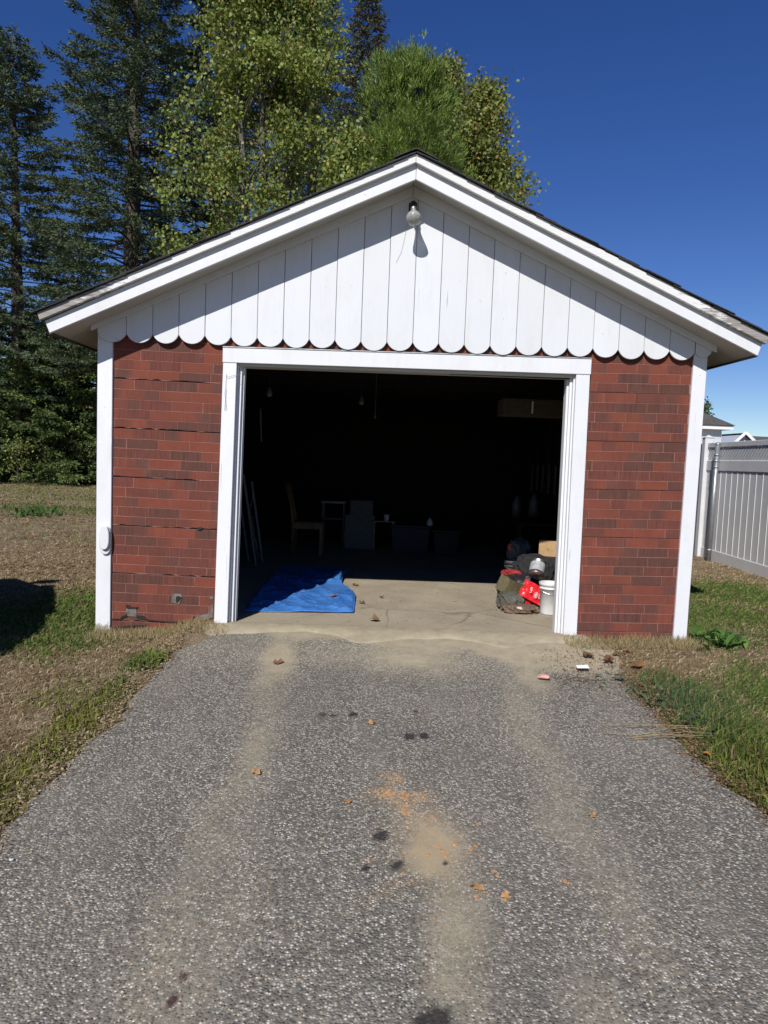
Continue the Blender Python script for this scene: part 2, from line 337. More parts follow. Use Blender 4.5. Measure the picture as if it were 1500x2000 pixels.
def asphalt_mat():
    t = NT('worn_asphalt'); p = t.pos()
    vo = t.n('ShaderNodeTexVoronoi'); vo.inputs['Scale'].default_value = 104; t.l(p, vo.inputs['Vector'])
    v2 = t.n('ShaderNodeTexVoronoi'); v2.inputs['Scale'].default_value = 47; t.l(p, v2.inputs['Vector'])
    sp = t.n('ShaderNodeSeparateColor'); t.l(vo.outputs['Color'], sp.inputs[0]); s2 = t.n('ShaderNodeSeparateColor'); t.l(v2.outputs['Color'], s2.inputs[0])
    big = t.noise(p, 1.3, 5, .6); mid = t.noise(p, 9, 4, .6)
    cellc = t.ramp(sp.outputs[0], [(0, (.065, .061, .055)), (.24, (.15, .142, .128)), (.50, (.27, .255, .225)), (.68, (.45, .42, .36)), (.80, (.62, .58, .50)), (.92, (.82, .78, .70))], 'CONSTANT')
    warm = t.ramp(sp.outputs[1], [(0, (1, 1, 1)), (.82, (1, .93, .8)), (.94, (.85, .62, .45))], 'CONSTANT')
    cellc = t.mix(1.0, cellc, warm, 'MULTIPLY')
    # rounded stones: bitumen shows between them
    rim = t.ramp(vo.outputs['Distance'], [(.28, 0), (.55, 1)]); cellc = t.mix(t.math('MULTIPLY', rim, .7), cellc, (.10, .094, .083))
    big2 = t.ramp(s2.outputs[0], [(.0, 0), (.86, 1)], 'CONSTANT'); r2 = t.ramp(v2.outputs['Distance'], [(.25, 1), (.4, 0)])
    cellc = t.mix(t.math('MULTIPLY', t.math('MULTIPLY', big2, r2), .55), cellc, (.55, .53, .48))
    wear = t.math('ADD', t.math('MULTIPLY', t.ramp(big, [(.35, 0), (.7, 1)]), .5), t.math('MULTIPLY', mid, .4))
    c = t.mix(t.math('MULTIPLY', wear, .5), t.mix(.25, cellc, (.17, .16, .142)), cellc)
    c = t.mix(t.ramp(t.noise(t.pos((1.1, .35, 1)), 2.3, 4, .6), [(.42, 0), (.72, .38)]), c, (.27, .245, .20))
    c = t.mix(t.ramp(big, [(.3, .30), (.5, 0)]), c, (.11, .105, .095))
    c = t.mix(1.0, c, (1.03, 1.015, .965), 'MULTIPLY')
    fine = t.noise(p, 260, 2, .7)
    sandc = t.ramp(t.math('ADD', t.math('MULTIPLY', mid, .6), t.math('MULTIPLY', fine, .4)), [(.3, (.26, .22, .15)), (.6, (.39, .335, .23)), (.8, (.47, .41, .29))])
    sf = t.attr('sand').outputs['Fac']
    thr = t.math('ADD', sf, t.math('MULTIPLY', t.math('SUBTRACT', t.math('ADD', t.math('MULTIPLY', vo.outputs['Distance'], 1.1), t.math('MULTIPLY', fine, .6)), .75), .55))
    sfac = t.ramp(thr, [(.22, 0), (.85, .95)]); c = t.mix(sfac, c, sandc)
    orf = t.math('MULTIPLY', t.attr('orange').outputs['Fac'], t.ramp(t.noise(p, 40, 4, .7), [(.35, .2), (.6, 1)])); c = t.mix(orf, c, (.50, .34, .17))
    c = t.mix(t.ramp(t.math('MULTIPLY', t.attr('oil').outputs['Fac'], t.ramp(fine, [(.2, .7), (.5, 1.1)])), [(.25, 0), (.6, .88)]), c, (.022, .02, .02))
    c = t.mix(t.ramp(t.attr('redm').outputs['Fac'], [(.2, 0), (.6, .85)]), c, (.05, .015, .015))
    t.col(c); h = t.math('SUBTRACT', t.math('MULTIPLY', fine, .25), t.math('MULTIPLY', vo.outputs['Distance'], t.math('SUBTRACT', 1, sfac)))
    t.bump(h, .9, .006); return t.set(.8, 0, .3)
ASPH = asphalt_mat()
tag(link('driveway', grid_mesh('driveway', DX, DY, DZ, ASPH, {'sand': sand.ravel(), 'oil': oil.ravel(), 'redm': redm.ravel(), 'orange': orange.ravel()})), 'worn stony asphalt driveway with sand and oil spots', None, None, 'structure')

# concrete slab of the garage
def conc_mat():
    t = NT('dusty_concrete'); p = t.pos(); n = t.noise(p, 2.2, 6, .6); f = t.noise(p, 90, 4, .7)
    c = t.ramp(n, [(.3, (.29, .245, .175)), (.55, (.39, .335, .245)), (.75, (.44, .385, .29))]); c = t.mix(t.ramp(f, [(.4, .4), (.6, 0)]), c, (.17, .14, .10))
    st = t.noise(t.pos((1, 2.2, 1)), 5.5, 3, .5); c = t.mix(t.ramp(st, [(.70, 0), (.76, .75)]), c, (.06, .05, .04))
    cr = t.n('ShaderNodeTexVoronoi', feature='DISTANCE_TO_EDGE'); cr.inputs['Scale'].default_value = .9; wv = t.mix(.25, t.pos((1, 1, 0)), t.n('ShaderNodeTexNoise').outputs['Color']); t.l(wv, cr.inputs['Vector'])
    c = t.mix(t.ramp(cr.outputs['Distance'], [(.0, .6), (.006, 0)]), c, (.1, .08, .06))
    sy = t.n('ShaderNodeSeparateXYZ'); t.l(p, sy.inputs[0]); k = t.math('ADD', t.math('MULTIPLY', sy.outputs[1], -1.1), t.math('MULTIPLY', t.noise(p, 4.5, 5, .65), 1.6))
    c = t.mix(t.ramp(k, [(.35, 0), (.85, .9)]), c, t.ramp(f, [(.3, (.27, .225, .155)), (.7, (.40, .34, .24))]))
    t.col(c); t.bump(f, .4, .004); return t.set(.85, 0, .2)
CONC = conc_mat()
b = MB()
sx_ = np.linspace(-1.3, 1.82, 60)
top = [(x, -.045+.03*(float(fbm(x*2.3, 4.2, 4))-.5)*2) for x in sx_]
b.prismz(top+[(1.82, .12), (2.62, .12), (2.62, 6.3), (-2.18, 6.3), (-2.18, .12), (-1.3, .12)], -.1, .115)
tag(b.build('concrete_floor', CONC), 'dusty concrete garage floor slab', None, None, 'structure')
# sand drifted against the slab edge
n = 90; X, Y = np.meshgrid(np.linspace(-1.62, 2.0, 160), np.linspace(-.52, .10, 40))
wz = fbm(X*4, Y*4, 4)-.5
d_ = (Y+.33+.22*(fbm(X*1.7+9, 0*X+3, 3)-.5)*2+.12*sstep(.9, 1.4, X)*0)
Z = .075*sstep(-1.0, -.05, Y)+.019+.010*sstep(.0, .3, d_)+.022*sstep(-.28, -.03, Y)+.010*wz-.05*(1-sstep(-.02, .16, d_))-.10*sstep(.03, .10, Y)
Z = Z-.06*(1-sstep(-1.62, -1.35, X))-.06*sstep(1.85, 2.0, X)
tsa = NT('drifted_sand'); p_ = tsa.pos(); f_ = tsa.noise(p_, 200, 3, .7); m_ = tsa.noise(p_, 6, 5)
tsa.col(tsa.mix(tsa.ramp(f_, [(.35, .55), (.6, 0)]), tsa.ramp(m_, [(.3, (.29, .23, .145)), (.7, (.43, .35, .23))]), (.13, .10, .065))); tsa.bump(f_, .5, .004); SANDM = tsa.set(.95, 0, .1)
tag(link('sand_drift', grid_mesh('sand_drift', X, Y, Z, ASPH, {'sand': np.clip(.55+sstep(-.05, .16, d_)+.5*wz, 0, 1).ravel(), 'oil': 0*X.ravel(), 'redm': 0*X.ravel(), 'orange': 0*X.ravel()})), 'tan sand washed against the garage threshold', None, None, 'structure')

# ------------------------------------------------------------ the garage
G = empty('garage', (0, 0, 0), 'small red brick-patterned garage with white scalloped gable and open front', 'garage')
AX = .24
def zl(x): return 3.779-.455*(AX-x) if x < AX else 3.779-.446*(x-AX)     # underside line of the gable soffit on the wall
# sheathing behind the siding, left and right of the opening and above
MB().box(-2.28, -1.262, 0, .03, .02, 2.56).build('wall_sheathing', BLACKGAP, G); MB().box(1.757, 2.72, 0, .03, .06, 2.6).build('wall_sheathing', BLACKGAP, G)
b = MB().prism([(-2.28, 2.561), (-1.262, 2.561), (-1.262, 2.425), (1.757, 2.46), (1.757, 2.601), (2.72, 2.601), (AX, zl(AX))], .001, .03).build('gable_sheathing', BLACKGAP, G)
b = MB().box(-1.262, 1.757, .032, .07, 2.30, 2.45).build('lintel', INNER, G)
# brick siding: panels five courses high, each brick a piece
ROW, BL = .0815, .262
bmesh_cache = {}
def brick_mesh(w, kind, h=None):
    h = h or ROW-.0036
    key = (round(w, 3), kind, round(h, 3))
    if key not in bmesh_cache:
        q = MB(); e = .0015
        q.add([(-w/2, 0, -h/2), (w/2, 0, -h/2), (w/2, 0, h/2), (-w/2, 0, h/2), (-w/2+e, -.0022, -h/2+e), (w/2-e, -.0022, -h/2+e), (w/2-e, -.0022, h/2-e), (-w/2+e, -.0022, h/2-e)],
              [(4, 5, 6, 7), (0, 1, 5, 4), (1, 2, 6, 5), (2, 3, 7, 6), (3, 0, 4, 7)])
        bmesh_cache[key] = q.mesh('brick', BR[kind])
    return bmesh_cache[key]
def siding(x0, x1, zt, tilt, nrows_top, zbot, seed, holes=()):
    GAP = .010 if x0 < -2 else .005
    rr = random.Random(seed); row = 0; ptop = zt+nrows_top*ROW
    z = ptop; first = True
    while z > zbot+.01:
        nr = nrows_top if first else 5
        nr = min(nr, int(math.ceil((z-zbot)/ROW-1e-3)))
        zb = max(z-nr*ROW, zbot)
        e = empty('siding_panel', ((x0+x1)/2, -.008, z)); e.parent = G; e.rotation_euler = (0, -tilt, 0)
        hw = (x1-x0)/2; j = rr.uniform(-.002, .002)
        jag = [(-hw+i*2*hw/20, -(z-zb)+GAP+rr.choice([0, 0, .0, .3, -.4, -.6])*.01*(GAP > .007)) for i in range(21)]
        MB().prism(jag+[(hw, -.001), (-hw, -.001)], -.001+j, .007).build('panel_backing', MORTAR, e)
        for r in range(nr):
            last = (r == nr-1); zc = -(r+.5)*ROW+(.5*GAP if last else 0)
            if -zc+ROW*.45 > z-zb: break
            off = [(0.08), (.21), (.135), (.235), (.03)][(row*3+r*2) % 5]*1.0+rr.uniform(-.006, .006)
            x = -hw-off; k = rr.randrange(4)
            while x < hw-.01:
                a, c = max(x, -hw), min(x+BL, hw); x += BL; k += 1
                if c-a < .02: continue
                pat = ['mid', 'red', 'dark', 'red', 'md', 'dark', 'rd', 'mid'] if (row+r) % 2 else ['dark', 'mid', 'red', 'dr', 'mid', 'red', 'rd', 'mid']
                kind = pat[(k*3+row*5+r*7+rr.randrange(2)) % 8]
                ww = round((c-a)/.01)*.01 if (c-a) < BL-.01 else BL
                pc = ((a+c)/2, z+zc)
                if any(abs((x0+x1)/2+pc[0]-hx) < .02 and abs(pc[1]-hz) < .03 for hx, hz in holes): continue
                o = link('brick', brick_mesh(ww-.0022, kind, ROW-.0036-(GAP if last else 0)), e, ((a+c)/2, -.001+j+rr.uniform(-.0008, .0008), zc))
        z = zb; row += nr; first = False
siding(-2.19, -1.262, 2.140, -.0125, 5, 2.140+5*ROW-31*ROW, 11)
siding(1.79, 2.645, 2.197, .018, 4, 2.197+4*ROW-30*ROW, 23)
siding(-1.262, 1.79, 2.455, .012, 1, 2.452, 31)
# corner boards, door casing, header, jambs
def board(name, x0, x1, z0, z1, y0=-.035, y1=.0, m=PAINT_V, bev=.003, dx=0.0):
    q = MB(); q.prism([(x0+dx, z0), (x1+dx, z0), (x1, z1), (x0, z1)], y0, y1); return q.build(name, m, G, bev=bev)
board('corner_board', -2.305, -2.182, -.02, 2.60, -.034, .01, dx=0)
board('corner_board', 2.640, 2.755, .055, 2.60, -.034, .01, dx=-.01)
q = MB(); q.prism([(-1.276, 2.311), (1.783, 2.333), (1.783, 2.462), (-1.276, 2.433)], -.042, .0); q.build('header_board', PAINT, G, bev=.003)
q = MB(); q.prism([(-1.276, 2.434), (1.783, 2.463), (1.783, 2.470), (-1.276, 2.442)], -.048, -.0); q.build('header_flashing', m_plain('dull_flashing', (.42, .43, .42), .5, .3), G)
board('door_casing', -1.272, -1.160, .08, 2.311, -.036, -.0, dx=-.032)
board('door_casing', 1.663, 1.778, .10, 2.331, -.036, -.0, dx=.018)
for sx, xc, dxx in ((1, -1.160, -.030), (-1, 1.663, .016)):
    def jb(name, a, c, y0, y1, m=PAINT_V):
        xa, xb = (xc+sx*a, xc+sx*c); lo, hi = min(xa, xb), max(xa, xb)
        MB().prism([(lo+dxx, .10), (hi+dxx, .10), (hi, 2.312), (lo, 2.312)], y0, y1).build(name, m, G, bev=.002)
    jb('door_jamb', -.012, .012, .001, .165); jb('stop_moulding', .013, .034, .03, .062); jb('stop_moulding', .013, .050, .063, .11)
    jb('jamb_liner', .013, .046, .111, .16)
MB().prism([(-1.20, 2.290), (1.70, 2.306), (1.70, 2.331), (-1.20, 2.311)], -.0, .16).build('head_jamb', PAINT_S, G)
# gable boards with scalloped feet
BW = .2135
def scallop(x0, x1, zc, depth, n=12):
    out_ = []; hw = (x1-x0)/2; Rr = (hw*hw+depth*depth)/(2*depth)
    for i in range(n+1):
        tt = (i/n*2-1)*hw; out_.append((x0+(x1-x0)*i/n, zc-(math.sqrt(Rr*Rr-tt*tt)-(Rr-depth))))
    return out_
rb = random.Random(5)
for k in range(-1, 23):
    x1 = 2.635-BW*k; x0 = x1-BW; xm = (x0+x1)/2
    if k == -1: x0 = 2.638; x1 = 2.775
    g = .0018; zc = 2.528+.008*(xm-.2)+rb.uniform(-.004, .004); dp = .070 if k >= 0 else .04
    if k == 22: x0 = -2.30
    pol = scallop(x0+g, x1-g, zc, dp)
    t0, t1 = zl(x0+g)-.05, zl(x1-g)-.05
    if x0 < AX < x1: pol = pol+[(x1-g, t1), (AX, zl(AX)-.05), (x0+g, t0)]
    else: pol = pol+[(x1-g, t1), (x0+g, t0)]
    y = -.058+rb.uniform(-.003, .003)
    MB().prism(pol, y, y+.022).build('gable_board', PAINT_B, G, bev=.0025)
MB().prism([(-2.29, 2.62), (2.70, 2.60), (2.70, 2.66), (AX, zl(AX)-.02), (-2.29, 2.64)], -.034, -.003).build('gable_backing', BLACKGAP, G)
# frieze boards under the soffit
for a, c in ((-2.342, AX-.001), (AX+.001, 2.805)):
    MB().prism([(a, zl(a)-.084), (c, zl(c)-.084), (c, zl(c)-.003), (a, zl(a)-.003)], -.084, -.059).build('frieze_board', PAINT, G, bev=.002)
# rake boards
def rake(name, xa, za0, za1, xb0, zb0, xb1, zb1, y0, y1, m, parent=G, bev=.003):
    pol = [(xa, za0), (xb0, zb0), (xb1, zb1), (xa, za1)]
    return MB().prism(pol, y0, y1).build(name, m, parent, bev=bev)
YR, YT = -.335, -.375
def xz(px, py, Y): p = onY(px, py, Y); return p[0], p[2]
AR = xz(813, 335, YR)[0]; ATx = xz(813, 308, YT)[0]
for sg, fe0, fe1, te0, te1 in ((-1, (96.7, 650.4), (87, 629), (76.7, 625), (72, 610.5)), (1, (1480, 695), (1489, 674), (1497, 672), (1503, 656))):
    e0, e1, t0, t1 = xz(*fe0, YR), xz(*fe1, YR), xz(*te0, YT), xz(*te1, YT)
    rake('rake_board', AR+sg*.001, xz(813, 350.5, YR)[1], xz(813, 320, YR)[1]+.02, e0[0], e0[1], e1[0], e1[1]+.012, YR, YR+.028, PAINT)
    rake('rake_trim', ATx+sg*.001, xz(813, 317, YT)[1], xz(813, 300, YT)[1], t0[0], t0[1], t1[0], t1[1], YT, YR-.001, PEEL)
EL, ER = xz(96.7, 650.4, YR), xz(1480, 695, YR); TLx, TRx = xz(72, 610.5, YT), xz(1503, 656, YT); TAz = xz(813, 300, YT)[1]
# gable soffits and the boxed eaves
for sgn in (-1, 1):
    xe, ze = (EL if sgn < 0 else ER); xe -= sgn*.006; ze += .012; xw = -2.308 if sgn < 0 else 2.76
    sl = (zl(AX)-.002-ze)/abs(AX-xe); zs = lambda x: ze+sl*abs(x-xe)
    a, c = (xe, AX-.002) if sgn < 0 else (AX+.002, xe)
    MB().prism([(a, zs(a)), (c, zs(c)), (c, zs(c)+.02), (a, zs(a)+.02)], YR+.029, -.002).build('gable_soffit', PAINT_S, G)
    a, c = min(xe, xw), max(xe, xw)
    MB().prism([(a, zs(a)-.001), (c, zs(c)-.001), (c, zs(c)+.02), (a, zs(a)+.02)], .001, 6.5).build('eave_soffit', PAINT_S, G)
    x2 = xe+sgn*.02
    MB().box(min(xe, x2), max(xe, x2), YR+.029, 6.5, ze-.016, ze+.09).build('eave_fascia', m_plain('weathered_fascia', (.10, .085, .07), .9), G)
# roof deck and shingles
def rl(x, up): return (3.934+up-.478*abs(x-AX)*(1 if x < AX else .965))
ZT = {-1: (TAz-TLx[1])/(AX-TLx[0]), 1: (TAz-TRx[1])/(TRx[0]-AX)}
SH = []
for sgn in (-1, 1):
    L = (AX-TLx[0]) if sgn < 0 else (TRx[0]-AX); m = ZT[sgn]; ex = AX+sgn*(L+.01)
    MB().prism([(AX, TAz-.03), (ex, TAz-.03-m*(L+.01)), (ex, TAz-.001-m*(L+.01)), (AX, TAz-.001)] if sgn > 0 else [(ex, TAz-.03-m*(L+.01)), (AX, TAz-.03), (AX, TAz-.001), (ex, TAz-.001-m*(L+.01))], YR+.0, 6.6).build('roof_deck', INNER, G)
    th = math.atan(m); ln = (L+.03)/math.cos(th); nc = int(ln/.125)
    rs = random.Random(40+sgn); bulk = MB()
    ux, uz = sgn*math.cos(th), -math.sin(th); nx_, nz_ = sgn*math.sin(th), math.cos(th)
    for i in range(nc+1):                     # courses from the eave up; the tab along the rake edge is a piece of its own
        s1 = ln-i*ln/(nc+1); s0 = max(0, s1-.30); lift = .009+rs.uniform(0, .006); lo = .003
        y = YT-.022+rs.uniform(-.010, .010)
        def tab(mb, y0, y1, s0=s0, s1=s1, lift=lift):
            P = lambda s, h: (AX+ux*s+nx_*h, TAz+.001+uz*s+nz_*h)
            A, B, C_, D = P(s0, lo), P(s1, lift), P(s1, lift+.006), P(s0, lo+.007)
            pol = [A, B, C_, D] if sgn > 0 else [D, C_, B, A]
            sag = rs.uniform(-.006, .002)
            nn = 4; vs = [(p[0], y0, p[1]+sag) for p in pol]+[(p[0], y1, p[1]) for p in pol]
            mb.add(vs, [tuple(range(nn)), tuple(range(2*nn-1, nn-1, -1))]+[(q_, nn+q_, nn+(q_+1) % nn, (q_+1) % nn) for q_ in range(nn)])
        e = MB(); tab(e, y, y+.22); e.build('shingle', SHINGLE, G)
        yy = y+.225
        while yy < 6.6:
            wdt = rs.uniform(.28, .34); tab(bulk, yy, min(yy+wdt-.006, 6.65), lift=.010+rs.uniform(0, .004)); yy += wdt
    o = bulk.build('shingle_field', SHINGLE, G); o['kind'] = 'stuff'
for i in range(24):
    y = YT-.03+i*.29; h = random.uniform(.0, .004)+TAz-3.934
    MB().add([(AX-.17, y, 3.893+h), (AX-.01, y, 3.963+h), (AX+.01, y, 3.963+h), (AX+.17, y, 3.893+h), (AX-.17, y+.30, 3.886+h), (AX-.01, y+.30, 3.957+h), (AX+.01, y+.30, 3.957+h), (AX+.17, y+.30, 3.886+h),
              (AX-.17, y, 3.884+h), (AX-.01, y, 3.954+h), (AX+.01, y, 3.954+h), (AX+.17, y, 3.884+h)],
             [(0, 1, 5, 4), (1, 2, 6, 5), (2, 3, 7, 6), (0, 8, 9, 1), (1, 9, 10, 2), (2, 10, 11, 3)]).build('ridge_shingle', SHINGLE, G)
# side and back walls, with timber inside
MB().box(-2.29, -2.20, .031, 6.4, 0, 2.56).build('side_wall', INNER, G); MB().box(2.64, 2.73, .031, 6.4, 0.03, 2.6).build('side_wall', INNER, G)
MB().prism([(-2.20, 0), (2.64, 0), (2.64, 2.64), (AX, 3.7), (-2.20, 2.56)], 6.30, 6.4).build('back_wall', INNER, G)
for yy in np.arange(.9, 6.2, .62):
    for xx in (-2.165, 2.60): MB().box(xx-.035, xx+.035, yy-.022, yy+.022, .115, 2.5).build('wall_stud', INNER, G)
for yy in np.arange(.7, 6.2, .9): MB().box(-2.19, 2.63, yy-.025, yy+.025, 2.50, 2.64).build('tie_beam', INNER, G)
# electric cover on the left corner board
CP = empty('cover_plate', (-2.222, -.034, .8)); CP.parent = G; CP['label'] = 'white oval cover on left corner board'
def oval(w, h, y0, y1, dz=0, nn=20):
    pts = []
    for i in range(nn):
        t = 2*math.pi*i/nn; cx, sy = math.cos(t), math.sin(t); pts.append((w/2*math.copysign(abs(cx)**.75, cx), dz+h/2*math.copysign(abs(sy)**.8, sy)))
    return MB().prism(pts, y0, y1)
oval(.098, .245, -.022, 0, .0).build('plate', PAINT, CP, bev=.004); oval(.082, .20, -.05, -.0225, .022).build('cap', PAINT, CP, bev=.005)
# broken spots low on the left siding
def patch(name, pts, m, y0, y1): return MB().prism([(onY(*p)[0], onY(*p)[2]) for p in pts][::-1], y0, y1).build(name, m, G)
def zz(l): return [(170+x/5.172, 1000+y/5.172) for x, y in l]
patch('broken_siding', zz([(862, 822), (958, 824), (965, 870), (940, 925), (860, 915)]), CEMENT, -.019, -.013)
patch('siding_hole', zz([(905, 850), (940, 846), (968, 862), (935, 895), (912, 915), (903, 890)]), BLACKGAP, -.0215, -.0195)
patch('broken_siding', zz([(405, 968), (500, 955), (512, 1055), (455, 1050), (400, 1045)]), CEMENT, -.019, -.013)
patch('siding_hole', zz([(405, 930), (440, 938), (455, 955), (530, 955), (505, 972), (430, 975), (402, 965)]), BLACKGAP, -.0215, -.0195)
patch('siding_crack', zz([(245, 1072), (340, 1072), (360, 1045), (400, 1035), (412, 1010), (415, 1050), (380, 1062), (350, 1082), (245, 1082)]), BLACKGAP, -.0215, -.0193)
patch('siding_crack', zz([(500, 1040), (585, 1045), (590, 1062), (640, 1085), (850, 1100), (1040, 1100), (1085, 1045), (1100, 1060), (1060, 1105), (1000, 1118), (850, 1110), (640, 1096), (570, 1078), (510, 1065)]), BLACKGAP, -.0215, -.0193)
patch('broken_siding', zz([(1100, 1060), (1180, 1030), (1240, 1020), (1255, 935), (1278, 930), (1275, 1060), (1200, 1085), (1080, 1090)]), CEMENT, -.019, -.013)
patch('siding_crack', zz([(245, 1155), (450, 1140), (620, 1132), (620, 1140), (600, 1180), (590, 1150), (245, 1166)]), BLACKGAP, -.0215, -.0193)
patch('siding_crack', zz([(1110, 160), (1145, 150), (1180, 160), (1150, 182), (1120, 178)]), BLACKGAP, -.0215, -.0193)
patch('broken_siding', zz([(1245, 845), (1280, 845), (1280, 880), (1250, 875)]), CEMENT, -.019, -.013)

# wall lamp at the gable peak
LP = empty('bulb_fixture', (.245, -.045, 3.60), 'bare clear floodlight bulb in a dark socket under the gable peak', 'lamp')
DKP = m_plain('dark_bakelite', (.025, .018, .016), .4, var=.3); STEEL = m_plain('dull_steel', (.42, .42, .42), .35, .9, var=.2)
Mx = Matrix.Rotation(math.radians(138), 4, 'X')
MB().box(-.035, .035, -.02, .0, -.03, .05).build('bracket', DKP, LP, bev=.004)
MB().tube([(0, -.02, .02), (0, -.06, .01), (0, -.09, -.01)], .013, 8).build('arm', DKP, LP, smooth=True)
MB().lathe([(0, -.03), (.026, -.03), (.030, 0), (.030, .035), (.024, .05), (.0, .05)], (0, -.10, 0), 16, Mx).build('socket', DKP, LP, smooth=True)
MB().lathe([(.0225, .048), (.026, .052), (.026, .066), (.0225, .07)], (0, -.10, 0), 16, Mx).build('socket_ring', STEEL, LP, smooth=True)
gl = NT('clear_bulb_glass'); gl.col((.52, .53, .50)); gl.b.inputs['Transmission Weight'].default_value = .5; gl.b.inputs['IOR'].default_value = 1.25;  GLASS = gl.set(.12, 0, .6)
MB().lathe([(.020, .066), (.022, .085), (.034, .12), (.054, .165), (.061, .19), (.060, .205), (.045, .222), (.02, .230), (.0, .232)], (0, -.10, 0), 24, Mx).build('bulb', GLASS, LP, smooth=True)
MB().lathe([(.008, .07), (.008, .15), (.012, .17), (0, .175)], (0, -.10, 0), 8, Mx).build('filament_stem', m_plain('filament_mount', (.85, .85, .8), .3), LP)
MB().tube([(0-.03, -.02, -.03), (-.05, -.02, -.18), (-.08, -.018, -.34), (-.12, -.018, -.43)], .0012, 4).build('wire', m_plain('thin_grey_wire', (.4, .4, .4), .5), LP)
WR = MB().tube([(-1.245, -.045, 2.2), (-1.235, -.050, 2.19), (-1.10, -.045, 2.23)], .0015, 4); WR.tube([(-1.24, -.043, 2.22), (-1.25, -.046, 2.05), (-1.235, -.046, 1.93), (-1.25, -.044, 1.92), (-1.24, -.046, 2.1)], .0013, 4)
tag(WR.build('wire_loop', m_plain('rusty_wire', (.2, .16, .13), .6)), 'thin wire loop hooked on the left door casing', 'wire')

# ------------------------------------------------------------ things inside and at the doorway
FZ = .116
# blue tarp
def tarp():
    nx, ny = 130, 150
    Uu, Vv = np.meshgrid(np.linspace(0, 1, nx), np.linspace(0, 1, ny))
    fy = .455+.10*Uu; xr = -.135-.02*Vv-.12*sstep(.45, .6, Vv)*0
    xl = -1.14
    X = xl+(xr-xl)*Uu; Y = fy+(3.05-fy)*Vv; X = X+.02*(fbm(Y*3, X*0+3, 3)-.5)*Uu
    X = X-.17*sstep(.3, .62, Vv)*Uu*1.0*(1-.3*sstep(.7, 1, Vv))
    rid = np.abs(fbm(X*2.2+Y*1.1, Y*2.4, 4)-.5)*2; rid2 = np.abs(fbm(X*7+3, Y*4, 3)-.5)*2
    Z = FZ+.006+.035*(1-rid)**4+.012*(1-rid2)**5+.05*fbm(X*1.3, Y*1.5, 3)*sstep(.06, .35, Vv)
    Z += .05*np.exp(-(((X+.32)/.13)**2+((Y-2.35)/.25)**2))+.018*np.exp(-(((X+.22)/.05)**2+((Y-.6)/.07)**2))
    e_ = np.minimum(np.minimum(Uu*nx*.4, (1-Uu)*nx*.4), np.minimum(Vv*ny*.4, (1-Vv)*ny*.4)); Z = FZ+.003+(Z-FZ)*np.clip(e_*.55+.35, 0, 1)
    t = NT('blue_poly_tarp'); p = t.pos(); n = t.noise(p, 4, 5, .6); w = t.noise(t.pos((3, 9, 3)), 2.2, 5, .7)
    c = t.ramp(n, [(.3, (.05, .19, .58)), (.7, (.09, .29, .76))]); c = t.mix(t.ramp(w, [(.62, 0), (.80, .28)]), c, (.42, .38, .42))
    wv = t.n('ShaderNodeTexWave'); wv.inputs['Scale'].default_value = 160; t.l(p, wv.inputs[0])
    t.col(c); t.bump(t.math('ADD', t.math('MULTIPLY', w, 1.4), t.math('MULTIPLY', wv.outputs['Fac'], .08)), .9, .02); m = t.set(.33, 0, .6)
    T = empty('tarp', (0, 0, 0), 'crumpled blue plastic tarp spread on the floor just inside the left of the doorway', 'tarp')
    link('sheet', grid_mesh('sheet', X, Y, Z, m), T)
    hem = MB(); hem.tube([(X[0, i], Y[0, i], Z[0, i]+.001) for i in range(0, nx, 4)]+[(X[i, -1], Y[i, -1], Z[i, -1]+.001) for i in range(3, ny, 4)], .005, 5)
    hem.build('hem', m_plain('tarp_hem', (.05, .2, .6), .4), T, smooth=True)
tarp()
WOOD = m_plain('golden_oak', (.15, .085, .04), .45, var=.3, scale=12); ALU = m_plain('aluminium', (.22, .22, .23), .5, .3, var=.15)
GREYP = m_plain('grey_plastic', (.075, .078, .08), .5); WHITEP = m_plain('white_plastic', (.62, .62, .60), .4, var=.08); BLKP = m_plain('black_plastic', (.02, .02, .022), .4)
CARD = m_plain('cardboard', (.42, .27, .13), .8, var=.12); 
# wooden chair seen in profile
ch = empty('wooden_chair', (-.93, 4.55, FZ), 'light wooden dining chair facing right behind the blue tarp', 'chair')
for y in (-.19, .19):
    MB().bar((.20, y, 0), (.20, y, .44), .045, .045, (0, 1, 0)).build('leg', WOOD, ch, bev=.004)
    MB().tube([(-.22, y, 0), (-.21, y, .42), (-.235, y, .65), (-.33, y, 1.02)], [.024, .026, .022, .018], 8).build('leg', WOOD, ch, smooth=True)
MB().box(-.24, .24, -.22, .22, .465, .49).build('seat', WOOD, ch, bev=.008); MB().box(-.19, .20, -.205, -.185, .385, .46).build('apron', WOOD, ch); MB().box(-.19, .20, .185, .205, .385, .46).build('apron', WOOD, ch)
MB().bar((-.325, -.19, .99), (-.325, .19, .99), .02, .09, (0, 0, 1)).build('top_rail', WOOD, ch)
for y in (-.1, 0, .1): MB().tube([(-.23, y, .50), (-.25, y, .70), (-.315, y, .97)], .012, 6).build('back_slat', WOOD, ch)
